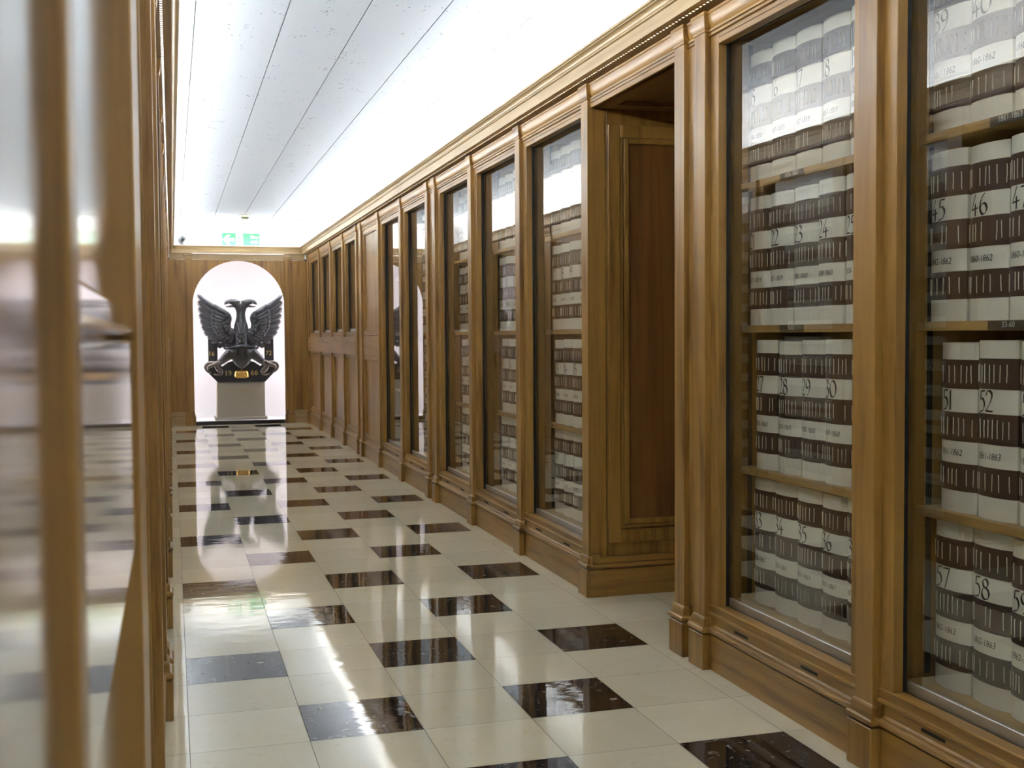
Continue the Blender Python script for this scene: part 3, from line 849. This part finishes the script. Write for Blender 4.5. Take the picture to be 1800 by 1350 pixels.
def number_mesh(n):
    if n in _num: return _num[n]
    mb = MB(); h = 0.049
    s = str(n)
    squeeze = 1.0 if len(s) < 3 else 0.80
    x = -BW / 2 + 0.013 + (random.uniform(0, 0.006)); zb = (0.591 + 0.729) / 2 * BH - h / 2
    for ch in s:
        adv, strokes = GL[ch]
        for st in strokes:
            for (nx, nz) in ((0.072 * math.cos(0.62), 0.072 * math.sin(0.62)), (0.016, -0.019)):
                vs = []
                for (a, b) in st:
                    for sg in (-1, 1):
                        u = x + (a + sg * nx) * h * squeeze; z = zb + (b + sg * nz) * h
                        u = max(-BW / 2 + 0.0005, min(BW / 2 - 0.001, u))
                        vs.append((u, spine_y(u) - 0.0006, z))
                mb.add(vs, [(2 * i, 2 * i + 1, 2 * i + 3, 2 * i + 2) for i in range(len(st) - 1)])
        x += adv * h * squeeze
    _num[n] = mb.mesh('number_lettering', M['ink'])
    return _num[n]
_dat = {}
def date_mesh(d):
    if d in _dat: return _dat[d]
    mb = MB(); tv, tf = text_geo(d, 0.0155, 0.2)
    vs = []
    for a, b in tv:
        u = -BW / 2 + 0.012 + a * 0.92
        vs.append((u, spine_y(u) - 0.0006, 0.335 * BH + b))
    mb.add(vs, tf)
    _dat[d] = mb.mesh('date_lettering', M['ink'])
    return _dat[d]

DATES = {15: '1856-1858', 16: '1857-1859', 17: '1857-1859', 18: '1857-1859', 19: '1857-1859', 20: '1858-1859', 21: '1857-1859', 22: '1857-1859', 23: '1858-1860', 24: '1858-1860', 25: '1858-1860', 26: '1858-1860',
         27: '1858-1860', 28: '1859-1860', 29: '1858-1860', 30: '1859-1860', 31: '1859-1861', 32: '1859-1861', 33: '1859-1861', 34: '1859-1861', 35: '1859-1861', 36: '1842-1861', 37: '1859-1861', 38: '1859-1862',
         39: '1861-1862', 40: '1860-1862', 41: '1860-1862', 42: '1860-1862', 45: '1842-1862', 46: '1860-1862', 47: '1860-1862', 48: '1860-1862', 51: '1861-1862', 52: '1861-1863', 53: '1859-1863', 54: '1861-1863',
         57: '1862-1863', 58: '1862-1863', 59: '1862-1863', 60: '1862-1864'}
ROWN = {0: 'top', 1: 'second', 2: 'third', 3: 'bottom'}
book_rnd = random.Random(3)
def place_book(unit, x, z, n, where, grp, sx=1.0):
    base = unit.matrix_basis if False else None
    c, s = math.cos(unit.rotation_euler.z), math.sin(unit.rotation_euler.z)
    yl = 0.142 + book_rnd.uniform(-0.003, 0.004)
    wx = unit.location.x + x * c - yl * s; wy = unit.location.y + x * s + yl * c
    t = empty('register_book', (wx, wy, z), unit.rotation_euler.z + book_rnd.uniform(-0.004, 0.004))
    t.scale = (sx, 1, 1 + book_rnd.uniform(-0.012, 0.006))
    tag(t, 'white book numbered %d, %s' % (n, where), 'book', grp)
    link('cover', COVER, t); link('page_block', PAGES, t)
    for i in range(3):
        b = link('leather_band', BANDM[i], t)
        link('stitching', STITCH[i][book_rnd.randrange(5)], b)
    link('number_lettering', number_mesh(n), t)
    link('date_lettering', date_mesh(DATES.get(n, '%d-%d' % (1843 + n // 9, 1845 + n // 9))), t)
    return t
ZROW = [1.5355, 1.0885, 0.6405, 0.2125]
def fill(key, W, starts, cols, where, grp, from_near=False):
    u = units[key]
    full = len(starts) == 4
    lay = ((0.015, 0.1400), (0.015, 0.1355), (0.060, 0.1335), (0.040, 0.1350)) if full else ((0.016, 0.1355), (0.030, 0.1355))
    for r in range(len(starts)):
        z = ZROW[r] if full else (1.5355, 1.1005)[r]
        x0, pitch = lay[r]
        pitch = min(pitch, (W - x0 - 0.016) / 6)
        for c in cols:
            place_book(u, x0 + pitch * (c + 0.5), z, starts[r] + c, '%s shelf %s' % (ROWN[r] if full else ('upper', 'lower')[r], where), grp, pitch / 0.1350)
GR = 'bound registers behind glass on the right wall'
fill('A', 0.917, [15, 21, 27, 33], range(6), 'near side of right doorway', GR)
fill('B', 0.91, [39, 45, 51, 57], range(4), 'at right edge', GR)
fill('C1', 0.945, [91, 97, 103, 109], range(4), 'just beyond right doorway', GR)
fill('C2', 0.935, [173, 179, 185, 191], range(4), 'two cases past right doorway', GR)
fill('C3', 0.92, [133, 139, 145, 151], range(4), 'three cases past right doorway', GR)
fill('C4', 0.92, [205, 211, 217, 223], range(2), 'behind glass mirroring eagle wing', GR)
fill('H4', 0.86, [253, 259], range(2), 'fourth small window from end wall', GR)
fill('H3', 0.90, [265, 271], range(3), 'third small window from end wall', GR)
fill('H2', 0.97, [277, 283], range(3), 'second small window from end wall', GR)
fill('H1', 1.10, [289, 295], range(2), 'small window touching end wall', GR)
GL_ = 'bound registers on the left wall, seen as reflections'
fill('L1', 0.945, [301, 307, 313, 319], range(6), 'left wall, nearest mirrored case', GL_)
fill('L2', 0.935, [325, 331, 337, 343], range(6), 'left wall, second mirrored case', GL_)
fill('L3', 0.92, [349, 355, 361, 367], range(3, 6), 'left wall, third mirrored case', GL_)

# ---------------------------------------------------------------- end wall with arch and niche
ACX, AR, ASP = 0.770, 0.545, 1.447
def build_end():
    root = empty('arched_surround', (0, YE, 0))
    tag(root, 'oak panelled surround with a round arch framing the white niche', 'panelling')
    # arch board with semicircular opening
    mb = MB(); n = 40
    xs = [ACX - AR * math.cos(PI * k / n) for k in range(n + 1)]
    zs = [ASP + AR * math.sin(PI * k / n) for k in range(n + 1)]
    for y in (0.0, 0.03):
        for k in range(n):
            mb.add([(xs[k], y, zs[k]), (xs[k + 1], y, zs[k + 1]), (xs[k + 1], y, 2.0), (xs[k], y, 2.0)], [(0, 1, 2, 3)])
    for k in range(n):
        mb.add([(xs[k], 0, zs[k]), (xs[k + 1], 0, zs[k + 1]), (xs[k + 1], 0.03, zs[k + 1]), (xs[k], 0.03, zs[k])], [(0, 1, 2, 3)])
    mb.build('arch_board', M['oak_v'], root)
    for a, b in ((-0.07, 0.228), (1.312, 1.60)):
        mb = MB()
        mb.box(a, b, 0.0, 0.03, 0.0, 2.0)
        mb.build('side_board', M['oak_v'], root)
    for px in (0.183, 1.367):
        mb = MB(); mb.bbox(px - 0.040, px + 0.040, -0.014, 0.02, 0.11, 2.02, 0.0015)
        p = mb.build('pilaster', M['oak_v'], root)
        mb = MB(); mb.bbox(px - 0.060, px + 0.060, -0.034, 0.02, 0.0, 0.112, 0.002); mb.bbox(px - 0.056, px + 0.056, -0.030, 0.02, 0.114, 0.135, 0.006); mb.bbox(px - 0.048, px + 0.048, -0.022, 0.02, 0.135, 0.165, 0.004)
        mb.build('plinth_block', M['oak_v'], p)
        mb = MB(); mb.bbox(px - 0.046, px + 0.046, -0.022, 0.02, 2.02, 2.040, 0.004); mb.bbox(px - 0.056, px + 0.056, -0.032, 0.02, 2.040, 2.0745, 0.006)
        mb.build('capital', M['oak_hx_lit'], p)
    mb = MB()
    for a, b in ((-0.04, 0.125), (1.425, 1.57)):
        mb.box(a, b, -0.012, 0.02, 0.0, 0.112); mb.bbox(a, b, -0.016, 0.02, 0.116, 0.134, 0.005); mb.bbox(a, b, -0.006, 0.02, 0.134, 0.165, 0.003)
    mb.build('skirting', M['oak_hx_lit'], root)
    mb = MB()
    for a, b in ((-0.04, 0.143), (0.223, 1.327), (1.407, 1.57)):
        mb.bbox(a, b, -0.010, 0.02, 2.005, 2.018, 0.003); mb.box(a, b, -0.004, 0.02, 2.018, 2.0745)
        mb.bbox(a, b, -0.008, 0.02, 1.996, 2.002, 0.001)
    mb.build('frieze_moulding', M['oak_hx_lit'], root)
    # niche shell: curved back, flat head
    mb = MB(); n = 28; rx, ry = 0.72, 0.72
    pts = [(ACX - rx * math.cos(PI * k / n), YE + 0.03 + ry * math.sin(PI * k / n)) for k in range(n + 1)]
    for k in range(n):
        (a, b), (c, d) = pts[k], pts[k + 1]
        mb.add([(a, b, 0), (c, d, 0), (c, d, 2.16), (a, b, 2.16)], [(0, 1, 2, 3)], 0, True)
    mb.add([(p[0], p[1], 2.16) for p in pts], [tuple(range(n + 1))])
    mb.add([(p[0], p[1], 0.045) for p in pts], [tuple(range(n + 1))])
    o = mb.build('trim_4', M['white'])
    tag(o, 'white curved plaster niche behind the eagle', 'niche', kind='structure')
    mb = MB(); mb.bbox(0.244, 1.306, YE - 0.010, YE + 0.03, 0.0, 0.046, 0.003)
    tag(mb.build('step', M['blackstone']), 'low black stone step along the foot of the white niche', 'step')
build_end()
for x in (0.150, 1.390):
    t = tube_light(x, 0.15, 0.15 + 1.75, 0, 'vertical tube light hidden beside the niche arch', 'tube_n', 'z', grp='tube lights hidden inside the niche')
    t.location = (x, YE + 0.085, 0.18)
t = tube_light(0.2, 0.0, 1.14, 0, 'tube light hidden above the niche arch', 'tube_n', 'x', grp='tube lights hidden inside the niche')
t.location = (0.2, YE + 0.075, 2.08)

# ---------------------------------------------------------------- pedestal and eagle
YS = YE + 0.12         # statue plane
def build_pedestal():
    t = empty('pedestal', (0.785, YS + 0.16, 0.045))
    tag(t, 'grey limestone pedestal with faint gilt lettering under the eagle', 'pedestal')
    mb = MB(); mb.bbox(-0.290, 0.290, -0.15, 0.15, 0.036, 0.461, 0.004)
    mb.build('block', M['stone'], t)
    mb = MB(); mb.bbox(-0.315, 0.315, -0.175, 0.17, 0.0, 0.038, 0.004)
    mb.build('base_slab', M['stone'], t)
    mb = MB(); tv, tf = text_geo('IN CAPELLIX', 0.055)
    wd = max(v[0] for v in tv); k = 0.43 / wd
    mb.add([(-0.215 + a * k, -0.1508, 0.335 + b) for a, b in tv], tf)
    mb.build('lettering', M['faint'], t)
build_pedestal()

EX, EZ, KX = 0.793, 1.030, 0.000861   # centre x, z of picture line 0 in the traced drawing, metres per drawing unit
def P2(a, b):
    """drawing units (x right from the axis, y down) to metres"""
    return (a * KX, -b * KX)

def dome_poly(mb, pts, y0, th, mi=0, rings=4, center=None):
    """closed outline in (x, z) turned into a cushion bulging towards -y"""
    if center is None:
        center = (sum(p[0] for p in pts) / len(pts), sum(p[1] for p in pts) / len(pts))
    n = len(pts); vs = []
    for r in range(rings):
        t = r / rings
        sc = 1 - t
        yy = y0 - th * math.sqrt(max(0, 1 - sc * sc)) if r else y0
        vs += [(center[0] + (p[0] - center[0]) * sc, yy, center[1] + (p[1] - center[1]) * sc) for p in pts]
    vs.append((center[0], y0 - th, center[1]))
    fs = [(r * n + i, r * n + (i + 1) % n, (r + 1) * n + (i + 1) % n, (r + 1) * n + i) for r in range(rings - 1) for i in range(n)]
    fs += [((rings - 1) * n + i, (rings - 1) * n + (i + 1) % n, len(vs) - 1) for i in range(n)]
    b0 = len(vs)
    vs += [(p[0], y0 + 0.02, p[1]) for p in pts]
    fs += [(i, b0 + i, b0 + (i + 1) % n, (i + 1) % n) for i in range(n)]
    fs.append(tuple(range(b0, b0 + n)))
    mb.add(vs, fs, mi, True)

def feather(mb, a, b, wa, wb, y0, y1, th=0.016, bend=0.0, n=16):
    """one rounded feather from root a to tip b (x, z); keel along the middle"""
    ax, az = a; bx, bz = b
    d = Vector((bx - ax, bz - az)); L = d.length; d.normalize(); nrm = Vector((-d.y, d.x))
    vs = []
    for k in range(n + 1):
        t = k / n
        w_ = (wa + (wb - wa) * t) * (1.0 if t < 0.86 else math.sqrt(max(0.0, 1 - ((t - 0.86) / 0.14) ** 2)) * 0.97 + 0.03)
        c = Vector((ax, az)) + d * L * t + nrm * bend * math.sin(PI * t)
        y = y0 + (y1 - y0) * t
        for q, yy in ((-1, 0.0), (-0.55, -th * 0.8), (0.1, -th), (0.6, -th * 0.65), (1, 0.004)):
            p = c + nrm * w_ * q
            vs.append((p.x, y + yy, p.y))
    fs = [(5 * k + i, 5 * k + i + 1, 5 * k + 6 + i, 5 * k + 5 + i) for k in range(n) for i in range(4)]
    fs += [(5 * k + 4, 5 * k, 5 * k + 5, 5 * k + 9) for k in range(n)]
    mb.add(vs, fs, 0, True)

def build_eagle():
    # drawing units: the photographed outline, axis at 0, x to the right, y down; s mirrors
    t = empty('eagle_sculpture', (EX, YS, 0.045 + 0.445))
    tag(t, 'dark bronze double-headed eagle sculpture with raised wings in the white arched niche', 'sculpture')
    Z0 = 1.588 - t.location.z       # height of drawing line 0
    def Q(a, b): return (a * KX, Z0 - b * KX)
    Q0 = Q
    def QL(a, b): return (a * KX, Z0 - (750 + (b - 862) * 0.953) * KX)
    # wings
    tips = [(-595, 8), (-592, 100), (-588, 195), (-580, 290), (-566, 380), (-545, 465), (-515, 545), (-465, 615), (-415, 690), (-340, 745), (-235, 780)]
    roots = [(-240, 265), (-262, 315), (-285, 350), (-292, 390), (-296, 430), (-292, 470), (-275, 510), (-250, 545), (-215, 575), (-165, 600), (-105, 610)]
    for s in (1, -1):
        S = lambda p: Q(p[0] * s, p[1])
        mb = MB()
        for i, (r_, tp) in enumerate(zip(roots, tips)):
            yy = -0.055 + 0.0045 * i
            feather(mb, S(r_), S(tp), 0.030, 0.040 if i else 0.030, yy - 0.01, yy + 0.022, 0.018, bend=(0.014 if s > 0 else -0.014))
        # coverts, two shorter rows
        for row, (f, w_) in enumerate(((0.42, 0.030), (0.22, 0.026))):
            for i in range(len(roots)):
                r_, tp = roots[i], tips[i]
                r2_ = (r_[0] * 0.80 - 22, r_[1] * 1.0)
                e = (r_[0] + (tp[0] - r_[0]) * f, r_[1] + (tp[1] - r_[1]) * f)
                feather(mb, S(r2_), S(e), w_, w_, -0.085 - 0.012 * row, -0.060 - 0.012 * row, 0.014)
        web = [(-40, 600), (-70, 545), (-140, 500), (-175, 420), (-180, 320), (-240, 262), (-330, 300), (-420, 430), (-420, 560), (-330, 680), (-200, 740), (-60, 745)]
        dome_poly(mb, [S(p) for p in web][::s], -0.016, 0.018, center=S((-240, 520)))
        # arm ridge from the shoulder up to the wrist and along the leading edge
        arm = [(-40, 560), (-110, 545), (-170, 500), (-182, 420), (-165, 340), (-190, 285), (-250, 245), (-330, 200), (-430, 125), (-520, 60), (-590, 12)]
        rad = [0.085, 0.072, 0.052, 0.050, 0.048, 0.047, 0.040, 0.034, 0.027, 0.018, 0.006]
        pts = cr_spline(arm, 4)
        rr = []
        for k in range(len(pts)):
            u = k / (len(pts) - 1) * (len(rad) - 1); i0 = min(int(u), len(rad) - 2); rr.append(rad[i0] + (rad[i0 + 1] - rad[i0]) * (u - i0))
        mb.tube([(S(p)[0], -0.060 + 0.02 * k / len(pts), S(p)[1]) for k, p in enumerate(pts)], [q * 0.72 for q in rr], 12, squash=(0.8, 1))
        # scalloped small feathers over the shoulder
        for (cx, cy) in ((-190, 395), (-215, 455), (-200, 510), (-150, 560), (-245, 420), (-240, 350), (-120, 600), (-80, 560), (-205, 320)):
            dome_poly(mb, [(S((cx, cy))[0] + 0.034 * math.cos(2 * PI * k / 14), S((cx, cy))[1] + 0.030 * math.sin(2 * PI * k / 14)) for k in range(14)], -0.093, 0.011)
        mb.build('wing', M['bronze'], t)
    # body: one lofted trunk from the neck fork to the waist
    mb = MB()
    secs = [(0, 128, 14, 0.030), (0, 150, 34, 0.045), (0, 200, 56, 0.055), (0, 290, 62, 0.060), (0, 350, 68, 0.065), (0, 400, 82, 0.070), (0, 440, 96, 0.085), (0, 500, 104, 0.100), (0, 570, 96, 0.105), (0, 630, 84, 0.095), (0, 690, 80, 0.088), (0, 740, 92, 0.085), (0, 800, 105, 0.075), (0, 870, 95, 0.060), (0, 920, 60, 0.045)]
    vs = []; n = 20
    for cx, cy, hw, dp in secs:
        x, z = Q0(cx, cy)
        for k in range(n):
            a = 2 * PI * k / n
            vs.append((x + hw * KX * math.cos(a), -0.055 - dp * math.sin(a), z))
    fs = [(i * n + k, i * n + (k + 1) % n, (i + 1) * n + (k + 1) % n, (i + 1) * n + k) for i in range(len(secs) - 1) for k in range(n)]
    mb.add(vs, fs, 0, True)
    mb.build('body', M['bronze'], t)
    # breast and neck feathers
    mb = MB()
    for row, (cy, hw, cnt, yy) in enumerate(((175, 50, 3, -0.100), (235, 52, 4, -0.112), (295, 52, 3, -0.118), (355, 58, 4, -0.124), (430, 84, 3, -0.140), (500, 84, 4, -0.155), (575, 84, 3, -0.160), (650, 70, 4, -0.155))):
        for i in range(cnt):
            u = (-1 + 2 * (i + 0.5) / cnt) * hw
            a = Q(u * 0.8, cy - 40); b = Q(u, cy + 45)
            feather(mb, a, b, 0.018, 0.020, yy + 0.02 + abs(u) / hw * 0.03, yy + abs(u) / hw * 0.035, 0.010)
    feather(mb, Q(0, 395), Q(0, 560), 0.055, 0.030, -0.145, -0.165, 0.016)
    mb.build('breast_feathers', M['bronze'], t)
    # heads
    for s in (1, -1):
        S = lambda p: Q(p[0] * s, p[1])
        mb = MB()
        skull = [(-10, 230), (-60, 190), (-100, 140), (-150, 118)]
        np_ = cr_spline([(0, 330), (-14, 240), (-42, 172), (-85, 126), (-130, 106), (-168, 114)], 3)
        mb.tube([(S(p)[0], -0.060 - 0.003 * k, S(p)[1]) for k, p in enumerate(np_)],
                [0.048, 0.047, 0.046, 0.045, 0.044, 0.043, 0.041, 0.039, 0.037, 0.036, 0.036, 0.035, 0.034, 0.032, 0.028, 0.018], 14)
        # crown and upper beak
        up_ = [(0, 100), (-40, 78), (-95, 66), (-140, 66), (-185, 78), (-215, 100), (-226, 125), (-222, 152), (-212, 138), (-196, 126), (-170, 128), (-145, 138), (-90, 150), (-30, 160)]
        dome_poly(mb, [S(p) for p in up_][::s], -0.075, 0.045, center=S((-95, 108)), rings=5)
        lo_ = [(-60, 130), (-110, 148), (-150, 158), (-178, 166), (-214, 168), (-196, 182), (-150, 186), (-105, 184), (-70, 200)]
        dome_poly(mb, [S(p) for p in lo_][::s], -0.075, 0.028, center=S((-110, 168)), rings=4)
        e = S((-140, 96))
        mb.tube([(e[0], -0.100, e[1]), (e[0], -0.122, e[1])], 0.011, 10)
        for k in range(5):
            feather(mb, S((-118 + 14 * k, 86 + 6 * k)), S((-40 + 14 * k, 150 + 24 * k)), 0.014, 0.018, -0.112, -0.104, 0.010)
        mb.build('head', M['bronze'], t)
    Q = QL
    # hips: pointed sash across the waist
    mb = MB()
    sash = [(-225, 862), (-170, 858), (-110, 838), (-70, 815), (0, 808), (70, 815), (110, 838), (170, 850), (225, 846), (215, 868), (150, 884), (90, 876), (0, 872), (-90, 880), (-150, 890), (-215, 884)]
    dome_poly(mb, [Q(*p) for p in sash], -0.115, 0.05, center=Q(0, 850), rings=4)
    for s in (1, -1):
        dome_poly(mb, [Q(s * a, b) for a, b in ((-30, 840), (-120, 850), (-205, 880), (-228, 960), (-200, 1030), (-120, 1050), (-40, 1010))][::s], -0.095, 0.060, rings=5)
    mb.build('hips', M['bronze'], t)
    # tail
    mb = MB()
    tail = [(-90, 960), (-120, 1010), (-128, 1070), (-100, 1120), (-50, 1160), (0, 1192), (50, 1160), (100, 1120), (128, 1070), (120, 1010), (90, 960)]
    dome_poly(mb, [Q(*p) for p in tail], -0.085, 0.05, center=Q(0, 1060), rings=5)
    for u in (-70, -35, 0, 35, 70):
        feather(mb, Q(u * 0.5, 980), Q(u, 1150 - abs(u) * 0.6), 0.016, 0.020, -0.135, -0.110, 0.012)
    mb.build('tail', M['bronze'], t)
    # legs and talons
    for s in (1, -1):
        S = lambda p: Q(p[0] * s, p[1])
        mb = MB()
        pts = cr_spline([(-120, 930), (-205, 1000), (-275, 1065), (-325, 1100)], 4)
        rr = [0.075 - 0.045 * (k / (len(pts) - 1)) ** 0.8 for k in range(len(pts))]
        mb.tube([(S(p)[0], -0.085, S(p)[1]) for p in pts], rr, 12)
        mb.build('leg', M['bronze'], t)
        mb = MB()
        def claw(path, r0, r1, yy):
            p_ = cr_spline(path, 5)
            mb.tube([(S(p)[0], yy, S(p)[1]) for p in p_], [r0 + (r1 - r0) * k / (len(p_) - 1) for k in range(len(p_))], 10)
        claw([(-300, 1085), (-370, 1100), (-440, 1095), (-490, 1120), (-505, 1165), (-470, 1220), (-425, 1240)], 0.034, 0.010, -0.100)
        claw([(-300, 1085), (-330, 1130), (-315, 1180), (-285, 1215), (-290, 1262), (-340, 1270), (-385, 1255)], 0.036, 0.008, -0.120)
        claw([(-310, 1080), (-380, 1120), (-430, 1135), (-460, 1160), (-455, 1190)], 0.030, 0.012, -0.150)
        claw([(-300, 1080), (-345, 1120), (-350, 1165), (-320, 1215), (-295, 1240)], 0.028, 0.010, -0.155)
        o = mb.build('talon', M['talon'], t)
        o['label'] = 'worn paler clawed foot'
    # black backing board cut in the shape of a stand
    mb = MB()
    def slab(pts, y0, y1):
        p_ = [Q(*p) for p in pts]; n_ = len(p_)
        vs = [(a, y0, b) for a, b in p_] + [(a, y1, b) for a, b in p_]
        mb.add(vs, [(i, (i + 1) % n_, n_ + (i + 1) % n_, n_ + i) for i in range(n_)])
        mb.add(vs[:n_], [tuple(range(n_))]); mb.add(vs[n_:], [tuple(range(n_))])
    for s in (1, -1):
        slab([(s * -455, 640), (s * -328, 640), (s * -328, 1100), (s * -455, 1100)], -0.012, 0.025)
        slab([(s * -528, 1170), (s * -455, 1095), (s * -320, 1095), (s * -268, 1150), (s * -180, 1087), (s * -90, 1060), (0, 1052), (0, 1390), (s * -328, 1390)], -0.010, 0.027)
    mb.build('backing_board', M['blackboard'], t)
    for txt, cx, cy, h in (('16', -405, 955, 66), ('72', 385, 952, 66), ('19', -178, 1250, 76), ('66', 180, 1245, 76)):
        mb = MB(); tv, tf = text_geo(txt, h * KX)
        wd = max(v[0] for v in tv); c = Q(cx, cy)
        mb.add([(c[0] - wd / 2 + a, -0.0135, c[1] - h * KX / 2 + b) for a, b in tv], tf)
        o = mb.build('gilt_number', M['gilt'], t); o['label'] = 'gilt number ' + txt
    mb = MB()
    pl = [(-100, 1310), (-98, 1250), (-82, 1215), (-30, 1213), (-10, 1200), (14, 1200), (30, 1213), (80, 1216), (98, 1250), (100, 1310), (60, 1330), (-60, 1330)]
    dome_poly(mb, [Q(*p) for p in pl], -0.012, 0.020, rings=3)
    for z in (1245, 1265, 1285):
        c0, c1 = Q(-55, z), Q(55, z)
        mb.tube([(c0[0], -0.034, c0[1]), (c1[0], -0.034, c1[1])], 0.003, 6)
    mb.build('gold_plaque', M['gold'], t)
build_eagle()

# ---------------------------------------------------------------- sign, detector, camera dome
def build_sign():
    W_, H_ = 0.452, 0.150
    t = empty('exit_sign', (0.585, YE + 0.112, 2.186))
    tag(t, 'green and white fire exit sign with arrow, on the white wall above the arch', 'sign')
    mb = MB(); mb.bbox(0, W_, 0, 0.006, 0, H_, 0.001); mb.build('board', M['green'], t)
    mb = MB(); mb.add([(a * H_, -0.0006, b * H_) for a, b in ((0.08, 0.48), (0.42, 0.86), (0.68, 0.86), (0.46, 0.60), (0.98, 0.60), (0.98, 0.36), (0.46, 0.36), (0.68, 0.10), (0.42, 0.10))],
                      [(0, 1, 2, 3), (0, 3, 6), (0, 6, 7, 8), (3, 4, 5, 6)])
    mb.build('arrow', M['signwhite'], t)
    mb = MB(); mb.box(0.168, 0.250, -0.0008, 0, 0.006, H_ - 0.006); mb.build('white_field', M['signwhite'], t)
    mb = MB(); c = (0.198, 0.118)
    mb.add([(c[0] + 0.0085 * math.cos(2 * PI * k / 14), -0.0016, c[1] + 0.0085 * math.sin(2 * PI * k / 14)) for k in range(14)], [tuple(range(14))])
    for line, w_ in (([(0.203, 0.104), (0.212, 0.070)], 0.007), ([(0.202, 0.100), (0.186, 0.094), (0.177, 0.080)], 0.0035), ([(0.206, 0.102), (0.226, 0.100), (0.233, 0.086)], 0.0035),
                     ([(0.212, 0.072), (0.204, 0.050), (0.192, 0.030)], 0.0045), ([(0.212, 0.072), (0.226, 0.052), (0.228, 0.032), (0.240, 0.030)], 0.0045)):
        for (a, b), (c_, d) in zip(line[:-1], line[1:]):
            v = Vector((c_ - a, d - b)); v.normalize(); n_ = Vector((-v.y, v.x)) * w_
            mb.add([(a + n_.x, -0.0016, b + n_.y), (c_ + n_.x, -0.0016, d + n_.y), (c_ - n_.x, -0.0016, d - n_.y), (a - n_.x, -0.0016, b - n_.y)], [(0, 1, 2, 3)])
    mb.build('running_figure', M['green'], t)
    mb = MB()
    for txt, z in (('Fire', 0.086), ('exit', 0.030)):
        tv, tf = text_geo(txt, 0.040); wd = max(v[0] for v in tv)
        for dx in (-0.0012, 0, 0.0012):
            mb.add([(0.432 - wd * 1.05 + a * 1.05 + dx, -0.0008 - dx * 0.05, z + b) for a, b in tv], tf)
    mb.build('lettering', M['signwhite'], t)
build_sign()

def build_detector():
    t = empty('smoke_detector', (0.83, 14.05, ZC))
    tag(t, 'round cream smoke detector on the ceiling near the end wall', 'smoke detector')
    MB().lathe([(0.0, 0.0), (0.066, 0.0), (0.068, -0.010), (0.060, -0.020), (0.052, -0.022)], seg=28).build('base', M['cream_plastic'], t)
    MB().lathe([(0.054, -0.020), (0.050, -0.030), (0.036, -0.046)], seg=28).build('grille', M['grey_plastic'], t)
    MB().lathe([(0.036, -0.044), (0.034, -0.050), (0.018, -0.054), (0.014, -0.066), (0.0, -0.067)], seg=28).build('sensor_tip', M['cream_plastic'], t)
build_detector()

def build_dome():
    t = empty('security_camera', (0.125, YE + 0.10, 2.235))
    tag(t, 'small round grey security camera on the white wall in the far left corner', 'camera')
    R = Matrix.Rotation(PI / 2, 4, 'X')
    for nm, prof, mt in (('mount', [(0.0, -0.02), (0.060, -0.02), (0.062, 0.004), (0.052, 0.012)], 'signwhite'), ('dome', [(0.052, 0.010)] + [(0.050 * math.cos(a * PI / 16), 0.012 + 0.046 * math.sin(a * PI / 16)) for a in range(0, 9)], 'dome'), ('lens', [(0.026, 0.036), (0.024, 0.062), (0.0, 0.064)], 'gasket')):
        mb = MB().lathe(prof, seg=28)
        mb.v = [tuple(R @ Vector(p)) for p in mb.v]
        mb.build(nm, M[mt], t)
build_dome()
